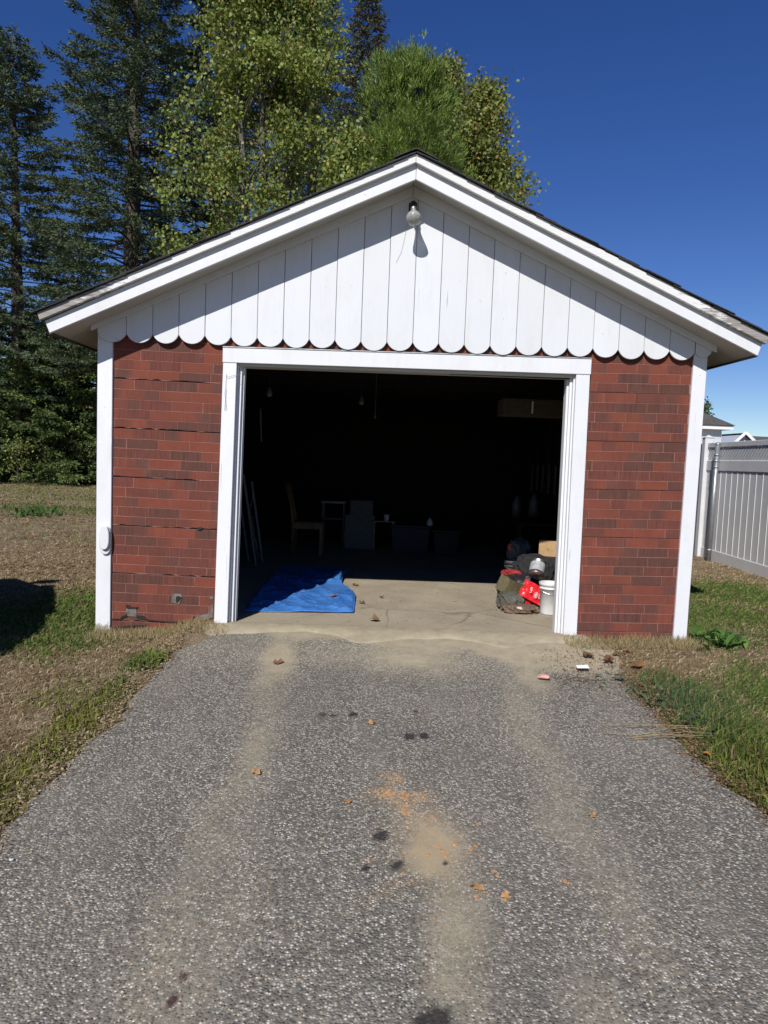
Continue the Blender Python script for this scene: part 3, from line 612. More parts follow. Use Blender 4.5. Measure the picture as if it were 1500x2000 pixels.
# aluminium rails leaning on the left wall
for i, (p0, p1, p2, p3, Yl, lab) in enumerate([((476, 926), (501, 1068), (462, 930), (487, 1072), 3.3, 'nearest pale metal ladder section leaning left of the blue tarp'), ((492, 940), (514, 1066), (486, 985), (506, 1066), 3.6, 'shorter metal ladder section leaning beside the first, nearer the chair')]):
    L = empty('leaning_ladder', (0, 0, 0), lab, 'ladder', 'metal ladder sections leaning on the left wall')
    A0, A1, B0, B1 = onY(*p0, Yl), onY(*p1, Yl), onY(*p2, Yl+.3), onY(*p3, Yl+.3); A1[2] = B1[2] = FZ
    MB().bar(A0, A1, .022, .05, (0, 1, 0)).build('rail', ALU, L); MB().bar(B0, B1, .022, .05, (0, 1, 0)).build('rail', ALU, L)
    for k in range(4):
        u_ = .12+k*.25; MB().tube([tuple(A0+(A1-A0)*u_), tuple(B0+(B1-B0)*u_)], .012, 6).build('rung', ALU, L)
# second low chair frame, crate, panel, bins along the back: barely lit
c2 = empty('stool_frame', (-.62, 5.6, FZ), 'dim metal-framed stool in the dark behind the wooden chair', 'stool')
for x in (-.17, .17):
    for y in (-.15, .15): MB().tube([(x, y, 0), (x, y, .70)], .014, 6).build('leg', ALU, c2)
MB().box(-.2, .2, -.18, .18, .70, .74).build('seat', ALU, c2, bev=.01); MB().tube([(-.17, -.15, .45), (.17, -.15, .45)], .012, 6).build('stretcher', ALU, c2)
bx = empty('storage_box', (-.18, 5.4, FZ), 'dark upright cabinet with a pale front panel in the garage depth', 'cabinet')
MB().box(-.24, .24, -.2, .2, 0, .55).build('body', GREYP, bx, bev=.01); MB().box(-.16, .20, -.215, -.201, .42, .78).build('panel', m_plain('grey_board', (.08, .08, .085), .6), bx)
tb = empty('low_table', (.20, 5.2, FZ), 'small dim table with a cup on it at the back of the garage', 'table')
MB().box(-.18, .18, -.15, .15, .46, .48).build('tabletop', WOOD, tb)
for x in (-.15, .15):
    for y in (-.12, .12): MB().box(x-.015, x+.015, y-.015, y+.015, 0, .46).build('leg', WOOD, tb)
tag(MB().lathe([(0, 0), (.035, 0), (.045, .10), (.040, .10), (.03, .01), (0, .01)], (.24, 5.1, FZ+.481), 14).build('cup', WHITEP, smooth=True), 'pale cup standing on the small dim table', 'cup')
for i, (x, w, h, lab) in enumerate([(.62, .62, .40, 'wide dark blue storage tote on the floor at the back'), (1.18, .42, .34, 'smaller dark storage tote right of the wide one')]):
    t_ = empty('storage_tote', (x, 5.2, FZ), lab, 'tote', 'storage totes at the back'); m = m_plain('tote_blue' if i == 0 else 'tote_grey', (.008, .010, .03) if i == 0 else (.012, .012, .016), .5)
    MB().add([(-w/2+.03, -.17, 0), (w/2-.03, -.17, 0), (w/2-.03, .17, 0), (-w/2+.03, .17, 0), (-w/2, -.2, h), (w/2, -.2, h), (w/2, .2, h), (-w/2, .2, h)], [(0,3,2,1),(4,5,6,7),(0,1,5,4),(1,2,6,5),(2,3,7,6),(3,0,4,7)]).build('tub', m, t_, bev=.01)
    MB().box(-w/2-.015, w/2+.015, -.215, .215, h+.001, h+.03).build('lid', m, t_, bev=.006)
tag(MB().lathe([(0, 0), (.05, 0), (.05, .05), (.02, .11), (.0, .12)], (.92, 5.1, FZ+.432), 10).build('oil_funnel', WHITEP, smooth=True), 'small pale cone shape on top of the dark totes', 'funnel')
# hanging lamps and cord under the beams, shelf box top right, slatted rack on the right wall
pc = MB().tube([(.0, 1.6, 2.50), (.0, 1.6, 2.02)], .003, 5); pc.lathe([(0, 0), (.012, .005), (.008, .03), (0, .035)], (0, 1.6, 1.99), 8)
tag(pc.build('pull_cord', m_plain('grey_cord', (.10, .10, .095), .8)), 'thin pull cord hanging from a beam inside the garage', 'cord')
for x, y, z, lab in ((-1.13, 1.6, 2.18, 'ceiling bulb left, above the wooden chair'), (-.17, 2.5, 2.2, 'ceiling bulb near the hanging pull cord')):
    l_ = empty('ceiling_bulb', (x, y, z), lab, 'lamp', 'bulbs hanging inside the garage')
    MB().tube([(0, 0, .32), (0, 0, .08)], .006, 6).build('stem', DKP, l_); MB().lathe([(0, 0), (.03, .012), (.038, .04), (.02, .08), (.015, .1)], (0, 0, -.01), 12).build('bulb', m_plain('shaded_bulb', (.10, .10, .095), .4), l_, smooth=True)  # bulb colour darkened to stand in for the shade inside the garage
tag(MB().bar((-1.22, 1.62, 2.05), (-1.20, 1.62, 1.70), .03, .01).build('hanging_strip', bpy.data.materials['grey_cord']), 'narrow pale strip hanging at upper left inside the garage', 'strip')
sb = empty('shelf_box', (1.62, 1.5, 2.08), 'dim cardboard box on a shelf in the upper right corner inside', 'box')
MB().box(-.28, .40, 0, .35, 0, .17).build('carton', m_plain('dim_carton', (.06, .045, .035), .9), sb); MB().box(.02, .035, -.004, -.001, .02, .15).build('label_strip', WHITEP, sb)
rk = empty('slat_rack', (2.55, 0, 1.15), 'rack of narrow pale slats hanging on the right wall inside', 'rack')
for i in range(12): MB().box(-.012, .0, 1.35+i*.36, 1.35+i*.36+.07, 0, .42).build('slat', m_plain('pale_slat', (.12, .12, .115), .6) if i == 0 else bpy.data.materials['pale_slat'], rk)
MB().box(-.0, .02, 1.3, 5.5, .34, .38).build('rail', INNER, rk)
# clutter by the right jamb
def bucket(x, y, lab, m, r=.145, h=.37, tilt=0, filled=None):
    o = empty('bucket', (x, y, FZ), lab, 'bucket'); o.rotation_euler = (0, tilt, 0)
    MB().lathe([(0, 0), (r*.86, 0), (r*.88, .01), (r*.985, h*.80), (r*1.06, h*.805), (r*1.06, h*.83), (r*.99, h*.835), (r*1.0, h*.90), (r*1.07, h*.905), (r*1.08, h*.99), (r*1.03, h), (r*.96, h*.98), (r*.85, .02), (0, .02)], n=28).build('pail', m, o, smooth=True)
    hd = MB().tube([(-r*1.08, 0, h*.86)]+[(r*1.15*math.cos(math.pi-math.pi*i/12), -r*.9*math.sin(math.pi*i/12)-.01, h*.86-.06*math.sin(math.pi*i/12)) for i in range(1, 12)]+[(r*1.08, 0, h*.86)], .003, 5); hd.build('handle', STEEL, o)
    if filled: MB().lathe([(0, h*.8), (r*.9, h*.82), (r*.9, h*.86), (0, h*.9)], n=16).build('contents', filled, o)
    return o
bucket(1.775, .86, 'white plastic pail standing right at the inner side of the right jamb', WHITEP, .10, .31)
bucket(1.78, 2.15, 'grey plastic tub in shade behind the rubbish pile', GREYP, .17, .36, -.12)
# red bag with white marks
def crumple(name, m, c, size, seed, parent=None, sub=4, amp=.34, flat=1.0):
    bm = bmesh.new(); bmesh.ops.create_icosphere(bm, subdivisions=sub, radius=1)
    rr = np.random.default_rng(seed); o = rr.random(3)*50
    for v in bm.verts:
        p = v.co.copy(); n = abs(float(fbm(p.x*2.6+o[0]+p.z*1.3, p.y*2.6+o[1]-p.z*1.7, 4))-.5)*2.6
        v.co = p*(1+amp*(1-2*n)); s_ = [math.copysign(abs(q)**.75, q) for q in v.co]
        v.co = Vector((s_[0]*size[0], s_[1]*size[1], max(-size[2]*flat, s_[2]*size[2])))
    me = bpy.data.meshes.new(name); bm.to_mesh(me); bm.free(); me.materials.append(m)
    return link(name, me, parent, c)
REDP = m_plain('red_film', (.62, .02, .025), .3, var=.15, bump=.4)
rbg = empty('red_bag', (1.62, .98, FZ+.13), 'crumpled red plastic bag with white lettering against the white pail', 'bag'); rbg.scale = (.78, .85, .85); rbg.rotation_euler = (0, .25, 0)
pl = MB(); nn = 14; ii = np.linspace(0, 1, nn); 
PX, PZ = np.meshgrid(ii, ii); wr = .035*(np.abs(fbm(PX*4, PZ*4, 3)-.5)*2)
vx = -.12+.25*PX+.02*(fbm(PZ*5, PX*2, 2)-.5); vz = -.06+.20*PZ+.05*(1-PX); vy = -.03-wr+.10*PZ
link('film', grid_mesh('film', vx, vy, vz, REDP, smooth=True), rbg)
crumple('bag_body', REDP, (0, .07, .01), (.12, .06, .10), 3, rbg)
def flat_poly(pts, y): return MB().prism(pts, y, y+.003)
rg = []
ring = MB(); 
for i in range(16):
    a0, a1 = 2*math.pi*i/16, 2*math.pi*(i+1)/16
    ring.prism([(.035+.024*math.cos(a0), .05+.038*math.sin(a0)), (.035+.024*math.cos(a1), .05+.038*math.sin(a1)), (.035+.019*math.cos(a1), .05+.032*math.sin(a1)), (.035+.019*math.cos(a0), .05+.032*math.sin(a0))], -.062, -.059)
ring.build('oval_mark', WHITEP, rbg)
lt = MB(); lt.box(.028, .042, -.062, -.059, .03, .07); lt.build('oval_mark', WHITEP, rbg)
l5 = MB(); l5.box(-.055, -.03, -.062, -.059, .115, .123); l5.box(-.055, -.047, -.062, -.059, .095, .115); l5.box(-.055, -.03, -.062, -.059, .088, .096); l5.box(-.038, -.03, -.062, -.059, .065, .088); l5.box(-.055, -.03, -.062, -.059, .060, .067)
l5.build('lettering', WHITEP, rbg)
l6 = MB()
for k, (w, h) in enumerate([(.022, .026), (.022, .02), (.018, .02), (.02, .016)]):
    z0 = .02+k*.032; l6.box(.075, .075+w, -.062, -.059, z0, z0+.006); l6.box(.075, .081, -.062, -.059, z0+.006, z0+h); l6.box(.075+w-.006, .075+w, -.062, -.059, z0+.006, z0+h); 
l6.build('lettering', WHITEP, rbg)
tag(crumple('grey_sack', m_plain('grey_cloth', (.085, .08, .062), .8, scale=6), (1.42, 1.02, FZ+.08), (.115, .11, .08), 8), 'low crumpled grey sack at the left end of the rubbish pile', 'sack')
ob = empty('olive_carton', (1.42, 1.2, FZ+.13), 'open olive-brown carton lying tilted on the rubbish pile', 'carton'); OL = m_plain('olive_card', (.12, .10, .05), .8)
ob.rotation_euler = (.2, .35, .5)
MB().box(-.10, .10, -.08, .08, -.01, .0).build('base', OL, ob)
for a in ((-.10, .10, -.083, -.08), (-.10, .10, .08, .083)): MB().box(a[0], a[1], a[2], a[3], 0, .15).build('flap', OL, ob)
for a in ((-.103, -.10), (.10, .103)): MB().box(a[0], a[1], -.08, .08, 0, .15).build('flap', OL, ob)
tag(crumple('black_trash_bag', BLKP, (1.58, 1.38, FZ+.14), (.19, .15, .14), 12), 'dark plastic bag slumped in the middle of the rubbish pile', 'bag')
tag(crumple('leaf_litter_heap', m_plain('brown_scraps', (.13, .09, .06), .9, var=.6, scale=40), (1.49, .88, FZ+.03), (.15, .10, .04), 14, amp=.5), 'brown scraps spilling out below the grey sack', 'litter')
tag(crumple('red_packet', m_plain('dull_red_pack', (.30, .03, .03), .5), (1.50, 1.42, FZ+.30), (.09, .07, .03), 17), 'small dull red packet lying on the dark plastic bag', 'packet')
pk = m_plain('pink_paper', (.6, .32, .26), .8)
tag(crumple('pink_crumple', pk, (1.42, 1.28, FZ+.245), (.035, .03, .025), 19, sub=2, amp=.4), 'small crumpled pinkish scrap between carton and red packet', 'scrap')
pc_ = empty('paint_can', (1.70, 1.12, FZ+.40), 'tilted silver paint can lying above the white pail', 'can'); pc_.rotation_euler = (-.55, .45, .2)
MB().lathe([(0, -.08), (.075, -.08), (.078, -.075), (.075, -.07), (.075, .07), (.078, .075), (.075, .08), (.06, .078), (0, .07)], n=24).build('tin', STEEL, pc_, smooth=True)
MB().lathe([(.0765, -.05), (.0765, .05)], n=24).build('paper_label', m_plain('grey_label', (.34, .35, .36), .6), pc_, smooth=True)
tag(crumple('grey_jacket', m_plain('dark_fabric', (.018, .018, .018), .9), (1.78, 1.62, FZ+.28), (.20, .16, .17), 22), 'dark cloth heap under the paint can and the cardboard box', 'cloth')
bp = onY(1072, 1071, 1.8)
cb = empty('cardboard_box', (bp[0], 1.85, bp[2]), 'tan cardboard box on the pile catching sun beside the right jamb', 'box'); cb.rotation_euler = (0, 0, -.35)
MB().box(-.09, .12, -.07, .12, -.09, .085).build('carton', CARD, cb, bev=.003); MB().box(-.0, .02, -.073, -.0705, -.02, .01).build('faded_print', m_plain('faded_ink', (.3, .24, .16), .8), cb)
tag(MB().box(1.83, 2.25, 1.76, 2.2, FZ, bp[2]-.091).build('milk_crate', m_plain('dark_crate', (.03, .028, .026), .7), bev=.01), 'dark crate carrying the tan cardboard box', 'crate')
tag(crumple('grey_plastic_bag', GREYP, (1.76, 2.3, FZ+.38), (.12, .12, .17), 27), 'pale grey plastic bag standing in shade left of the cardboard box', 'bag')
tag(crumple('yellow_packet', m_plain('yellow_green_pack', (.45, .5, .05), .5), (1.68, 1.7, FZ+.34), (.04, .035, .02), 29, sub=2), 'small yellow-green packet above the dull red packet', 'packet')
tag(crumple('red_label_bottle', m_plain('dim_red', (.35, .08, .05), .5), (1.66, 2.25, FZ+.48), (.045, .04, .05), 33, sub=2), 'small dim red object on the grey plastic bag', 'bottle')
for i, (x, y, z, s) in enumerate([(1.40, .82, .04, .03), (1.47, .80, .05, .03), (1.50, .95, .07, .035)]):
    tag(crumple('scrap_piece', m_plain('pale_scrap', (.5, .45, .38), .7) if i == 0 else bpy.data.materials['pale_scrap'], (x, y, FZ+z), (s, s*.8, s*.6), 40+i, sub=2, amp=.5),
        ['pale scrap at the left front of the rubbish pile', 'pale scrap in the front middle of the rubbish pile', 'pale scrap just under the red bag'][i], 'scrap', 'pale scraps in the rubbish pile')
for i, (x, y, z, lab) in enumerate([(2.2, 3.6, .75, 'dim grey bottle on the right-hand shelf inside'), (2.05, 4.0, .7, 'second dim container on the right-hand shelf, deeper inside')]):
    tag(MB().lathe([(0, 0), (.07, 0), (.07, .2), (.03, .26), (.03, .3), (0, .3)], (x, y, FZ+z), 12).build('container', GREYP, smooth=True), lab, 'container', 'dim containers on the right shelf')
sh = empty('wall_shelf', (2.15, 3.9, FZ), 'dim shelf along the right wall inside the garage', 'shelf')
MB().box(-.25, .4, -.8, .8, .66, .69).build('board', INNER, sh)
for y in (-.75, .75): MB().box(-.24, -.20, y-.02, y+.02, 0, .66).build('leg', INNER, sh)

# ------------------------------------------------------------ white plastic fence on the right (runs away from the camera)
VIN = m_plain('white_vinyl', (.60, .60, .60), .45, var=.05, scale=3, bump=.02); GALV = m_plain('galvanised_steel', (.30, .32, .33), .4, .6, var=.15)
FX = 5.72
FE = empty('fence', (FX, 5.6, .0), 'white vinyl privacy fence with lattice top along the right side', 'fence')
FT = 2.05
FE.rotation_euler = (0, 0, math.radians(-3.0))
def fence_run(y0, y1, lat=True):
    MB().box(-.022, .022, y0, y1, .05, .26).build('bottom_rail', VIN, FE, bev=.006)
    MB().box(-.026, .026, y0, y1, 1.58, 1.75).build('middle_rail', VIN, FE, bev=.006)
    MB().box(-.026, .026, y0, y1, 1.97, FT).build('top_rail', VIN, FE, bev=.006)
    y = y0+.004
    while y < y1-.02:
        w = min(.198, y1-y-.003); MB().box(-.010, .010, y, y+w, .255, 1.585).build('fence_board', VIN, FE); 
        q = MB().box(-.0175, .0055, y+w+.0005, y+w+.0035, .262, 1.578); q.build('board_joint', bpy.data.materials['white_vinyl'], FE)
        y += .202
    h = .22; pitch = .092; n_ = int((y1-y0+h)/pitch)+1
    for dirn in (1, -1):
        for k in range(n_+1):
            ya = y0-h+k*pitch if dirn > 0 else y0+k*pitch; yb = ya+h*dirn
            lo, hi = (ya, yb); z_lo, z_hi = 1.75, 1.97
            # clip to the bay
            def clip(ya, za, yb, zb):
                pts = []
                t0, t1 = 0., 1.; d = yb-ya
                for lim, s_ in ((y0, 1), (y1, -1)):
                    fa, fb = (ya-lim)*s_, (yb-lim)*s_
                    if fa < 0 and fb < 0: return None
                    if fa < 0: t0 = max(t0, fa/(fa-fb))
                    if fb < 0: t1 = min(t1, fa/(fa-fb))
                return (ya+d*t0, za+(zb-za)*t0, ya+d*t1, za+(zb-za)*t1) if t1-t0 > .05 else None
            c = clip(ya, z_lo, yb, z_hi)
            if c: MB().bar((.005*dirn, c[0], c[1]), (.005*dirn, c[2], c[3]), .008, .050, (0, 1, 0) if False else (0, 0, 1)).build('lattice_strip', VIN, FE)
for y0, y1 in ((-5.0, -2.17), (-2.03, .55), (.69, 3.4)): fence_run(y0, y1)
for y in (-2.1, .62, 3.47):
    MB().box(-.075, .075, y-.065, y+.065, -.15, 2.14).build('fence_post', VIN, FE, bev=.006)
    MB().add([(-.085, y-.078, 2.141), (.085, y-.078, 2.141), (.085, y+.078, 2.141), (-.085, y+.078, 2.141), (0, y, 2.19)], [(0, 3, 2, 1), (0, 1, 4), (1, 2, 4), (2, 3, 4), (3, 0, 4)]).build('post_cap', VIN, FE)
sp = empty('steel_post', (FX-.105, 5.62, 0), 'round galvanised steel pipe standing in front of the white fence', 'post')
MB().tube([(0, 0, -.1), (.02, 0, 2.02)], .038, 14).build('pipe', GALV, sp, smooth=True); MB().lathe([(.040, 0), (.044, .01), (.03, .04), (0, .05)], (.02, 0, 2.0), 14).build('cap', GALV, sp, smooth=True)
for z in (1.62, 1.72, 1.82, .25): MB().lathe([(.039, 0), (.045, .005), (.045, .03), (.039, .035)], (.016*z/2, 0, z), 14).build('band', GALV, sp, smooth=True)

# ------------------------------------------------------------ houses beyond the fence
SID = m_plain('white_siding', (.72, .73, .74), .6, var=.04, scale=2); ROOFG = m_plain('grey_roof_shingle', (.075, .07, .065), .9, var=.35, scale=12)
SIDG = m_plain('pale_blue_siding', (.42, .46, .52), .6, var=.06, scale=2); WIN = m_plain('window_glass', (.04, .05, .06), .1)
def wall_laps(h, x0, x1, y, z0, z1, par, dy=-.02, m=SID):
    z = z0
    while z < z1: MB().box(x0, x1, y+dy, y-.001, z, min(z+.19, z1)).build('siding_lap', m, par); z += .2
Y1 = 20.
pe = onY(1433, 832, Y1); pr = onY(1372, 800, Y1+2.2)
sh1 = empty('white_shed', (pe[0], Y1, 0), 'small white building with grey hip roof behind the fence', 'house')
hx, hz = 0, pe[2]
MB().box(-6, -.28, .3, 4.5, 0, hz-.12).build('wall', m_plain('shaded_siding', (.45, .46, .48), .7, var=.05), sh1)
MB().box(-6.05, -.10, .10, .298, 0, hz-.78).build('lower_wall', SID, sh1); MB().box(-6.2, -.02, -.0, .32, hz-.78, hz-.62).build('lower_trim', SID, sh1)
MB().box(-6.3, 0, -.0, .05, hz-.14, hz).build('eave_board', SID, sh1); MB().box(-.05, -.001, .051, 4.6, hz-.14, hz).build('eave_board', SID, sh1)
MB().box(-6.25, -.052, .052, 4.5, hz-.13, hz-.10).build('soffit', SID, sh1)
RH = 1.42
MB().add([(.05, -.06, hz+.01), (-6.4, -.06, hz+.01), (-6.4, 4.6, hz+.01), (.05, 4.6, hz+.01), (-2.3, 2.27, hz+RH), (-4.2, 2.27, hz+RH)], [(1, 0, 4, 5), (0, 3, 4), (3, 2, 5, 4), (2, 1, 5), (0, 1, 2, 3)]).build('roof', ROOFG, sh1)
MB().box(-1.9, -.8, .085, .099, hz-1.2, hz-.86).build('window', WIN, sh1)
Y2 = 42.
a = onY(1437, 845, Y2); e2 = onY(1420, 864, Y2); r2 = onY(1600, 848, Y2)
sh2 = empty('far_house', (a[0], Y2, 0), 'far pale blue-grey house with brown-grey roof at the right edge', 'house')
zr = a[2]; zd = e2[2]-1.2
MB().prism([(-.9, 0), (.95+1.6, 0), (.95+1.6, zd+.2), (0.55, zr-.12), (-.9, zd+.2)], 0, 5).build('wall', SIDG, sh2)
MB().add([(.5, -.3, zr), (2.6, -.35, zd), (15, -.35, zd-.3), (15, 3, zr-.2), (.5, 3.0, zr), (2.6, 6, zd), (15, 6, zd-.3)], [(0, 1, 2, 3, 4), (4, 3, 6, 5)]).build('roof', ROOFG, sh2)
MB().bar((.5, -.38, zr+.02), (2.65, -.4, zd), .06, .18).build('rake_board', SID, sh2); MB().bar((.5, -.38, zr+.02), (-1.4, -.4, zd), .06, .18).build('rake_board', SID, sh2)
MB().box(2.7, 15, .3, .4, 0, zd-.35).build('side_wall', SIDG, sh2)

# ------------------------------------------------------------ car parked off to the left (its shadow falls on the lawn)
CARP = m_plain('dark_blue_car_paint', (.03, .04, .07), .25, .3, var=.05, bump=0); RUB = m_plain('tyre_rubber', (.02, .02, .02), .8)
CAR = empty('parked_car', (-3.95, -.22, .01), 'dark car parked on the grass left of the driveway, casting its shadow', 'car')
CAR.scale = (1, 1.16, 1.32); CAR.rotation_euler = (0, 0, math.radians(25.5))     # nose (+Y) away from the camera
def loft(secs, name, m, par, smooth=True):
    q = MB(); n_ = None
    for s_ in secs: q.v += s_; n_ = len(s_)
    for i in range(len(secs)-1):
        for k in range(n_): q.f.append((i*n_+k, i*n_+(k+1) % n_, (i+1)*n_+(k+1) % n_, (i+1)*n_+k))
    q.f.append(tuple(range(n_))); q.f.append(tuple((len(secs)-1)*n_+k for k in range(n_-1, -1, -1))); return q.build(name, m, par, smooth=smooth)
def sec(y, w, z0, z1, taper=.88, rr=.12):
    hw = w/2; pts = [(-hw*.9, z0), (hw*.9, z0), (hw, z0+.15), (hw*1.0, (z0+z1)*.55), (hw*taper+.02, z1-rr), (hw*taper-rr, z1), (-hw*taper+rr, z1), (-hw*taper-.02, z1-rr), (-hw, (z0+z1)*.55), (-hw, z0+.15)]
    return [(x, y, z) for x, z in pts]
OX = -1.0      # the car's right side is near the local x = 0
def sh_(s_): return [(x+OX, y, z) for x, y, z in s_]
loft([sh_(sec(y, w, .28, z)) for y, w, z in ((-2.15, 1.5, .72), (-2.0, 1.74, .92), (-1.2, 1.82, .98), (.6, 1.82, .98), (1.5, 1.78, .90), (2.0, 1.62, .80), (2.15, 1.3, .6))], 'body', CARP, CAR)
loft([sh_([(x, y, z) for x, y, z in sec(y, w, .9, z, .8)]) for y, w, z in ((-1.95, 1.5, 1.0), (-1.45, 1.6, 1.38), (-.6, 1.62, 1.47), (.1, 1.6, 1.44), (.95, 1.5, 1.0))], 'cabin', WIN, CAR)
for sx in (-1, 1):
    MB().box(OX+sx*.62-.05, OX+sx*.62+.05, -1.3, .1, 1.40, 1.475).build('roof_rail', CARP, CAR)
    xm = OX+sx*.91; MB().box(min(xm, xm+sx*.26), max(xm, xm+sx*.26), .62, .74, 1.00, 1.13).build('mirror', CARP, CAR, bev=.03)
    for y in (-1.35, 1.35):
        w_ = empty('wheel', (OX+sx*.80, y, .32)); w_.parent = CAR; w_.rotation_euler = (0, math.pi/2, 0)
        MB().lathe([(.2, -.1), (.31, -.1), (.325, -.07), (.325, .07), (.31, .1), (.2, .1)], n=28).build('tyre', RUB, w_, smooth=True); MB().lathe([(0, -.085), (.2, -.08), (.2, .08), (0, .085)], n=20).build('rim', STEEL, w_)
    MB().box(OX+sx*.6-.14, OX+sx*.6+.14, -2.12, -2.05, .62, .74).build('tail_light', m_plain('tail_red', (.4, .01, .01), .3), CAR)
    MB().box(OX+sx*.55-.14, OX+sx*.55+.14, 2.0, 2.1, .55, .66).build('headlight', WHITEP, CAR)

# ------------------------------------------------------------ leafy geometry helpers
def rnd_unit(n):
    v = RNG.normal(size=(n, 3)); return v/np.linalg.norm(v, axis=1, keepdims=True)
def blades_mesh(name, c, d, w, col, mat, curve=None):
    """diamond leaf per centre: base c, length vector d, half width vector w"""
    n = len(c); v = np.stack([c, c+d*.45+w, c+d, c+d*.45-w], 1).reshape(-1, 3)
    f = np.arange(n*4).reshape(n, 4); return np_mesh(name, v, f, mat, {'col': np.repeat(col, 4, 0)})
def crossv(a, b):
    c = np.cross(a, b); return c/np.maximum(np.linalg.norm(c, axis=1, keepdims=True), 1e-6)
def spruce(label, base, H, R, seed, z0=.6, per=1.0, cols=((.036, .062, .034), (.14, .185, .095)), thin_low=0., leaf=.135, name='spruce_tree', droop=.5, power=.85, group='dark conifers behind the garage', cone=None, top_only=0.):
    rg_ = np.random.default_rng(seed); root = empty(name, base, label, 'tree', group)
    lean = rg_.normal(0, .15, 2)
    MB().tube([(0, 0, -.3), (lean[0]*.3, lean[1]*.3, H*.4), (lean[0], lean[1], H*.99)], [.02*H**.9*.55+.06, .012*H+.03, .02], 10).build('trunk', BARK, root, smooth=True)
    C, D, Wv, K = [], [], [], []; limbs = MB()
    z = max(z0, top_only*H)
    while z < H*.985:
        t = (z-z0)/(H-z0); L = R*(1-t)**power*(1 if t > .12 else .75+2*t)+.12
        nb = rg_.integers(4, 7)
        a0 = rg_.random()*6.28
        for k in range(nb):
            a = a0+k*6.283/nb+rg_.normal(0, .25); Lb = L*rg_.uniform(.55, 1.12)
            thin = thin_low*(1-t)
            rise = .45*(t-.1)+.12
            # axis curve
            m_ = max(4, int(Lb/.22)); s_ = np.linspace(0, 1, m_)
            zz_ = z+Lb*(rise*s_-droop*.45*s_**1.6+.22*s_**3.5*droop)
            x_ = np.cos(a)*Lb*s_+lean[0]*z/H; y_ = np.sin(a)*Lb*s_+lean[1]*z/H
            pts = np.stack([x_, y_, zz_], 1)
            if Lb > .7: limbs.tube([tuple(p) for p in pts[::max(1, m_//4)]], [max(.006, .022*Lb**.6*(1-q*.85)) for q in np.linspace(0, 1, len(pts[::max(1, m_//4)]))], 4, False)
            # twigs
            nt_ = int(Lb*9*per)+4
            si = rg_.uniform(.10+.45*thin, 1, nt_)**.8; P0 = np.stack([np.interp(si, s_, pts[:, j]) for j in range(3)], 1)
            side = np.where(rg_.random(nt_) < .5, 1, -1); ang = a+side*rg_.uniform(.3, 1.1, nt_); tl = (.16+.34*Lb*(1-si)**.7*.55+.10)*rg_.uniform(.6, 1.2, nt_); tl = np.minimum(tl, .8)
            tv = np.stack([np.cos(ang)*tl, np.sin(ang)*tl, -tl*rg_.uniform(.0, .7, nt_)*droop+.04], 1)
            ns = 7
            u_ = rg_.random((nt_, ns, 1)); cc = P0[:, None]+tv[:, None]*u_
            cc = cc+rg_.normal(0, .022, cc.shape); keep = rg_.random((nt_, ns)) > thin*.3
            dd = tv[:, None]/np.maximum(tl[:, None, None], .01)*.9+rg_.normal(0, .36, (nt_, ns, 3)); dd /= np.linalg.norm(dd, axis=2, keepdims=True)
            ln_ = leaf*rg_.uniform(.5, 1.2, (nt_, ns, 1)); tone = rg_.random()*.5+rg_.random((nt_, 1, 1))*.5
            col = np.array(cols[0])*(1-tone)+np.array(cols[1])*tone+np.zeros((nt_, ns, 3)); 
            fr = rg_.random((nt_, ns, 1)) < .06; col = np.where(fr, np.array([.07, .055, .03]), col)
            C.append(cc[keep]); D.append((dd*ln_)[keep]); K.append(col[keep])
        z += rg_.uniform(.16, .30)*(1.0+.3*(H > 10))*(.8 if t > .75 else 1)
    C = np.concatenate(C); D = np.concatenate(D); K = np.concatenate(K)
    w = crossv(D, rnd_unit(len(D)))*np.linalg.norm(D, axis=1, keepdims=True)*.19
    limbs.build('limbs', BARK, root)
    if cone:
        m_ = rg_.random(len(C)) < .28*sstep(H*.55, H*.8, C[:, 2]); K = np.where(m_[:, None], np.array(cone)*rg_.uniform(.6, 1.2, (len(C), 1)), K)
    link('crown', blades_mesh('crown', C, D, w, K, NEEDLE), root); return root, len(C)
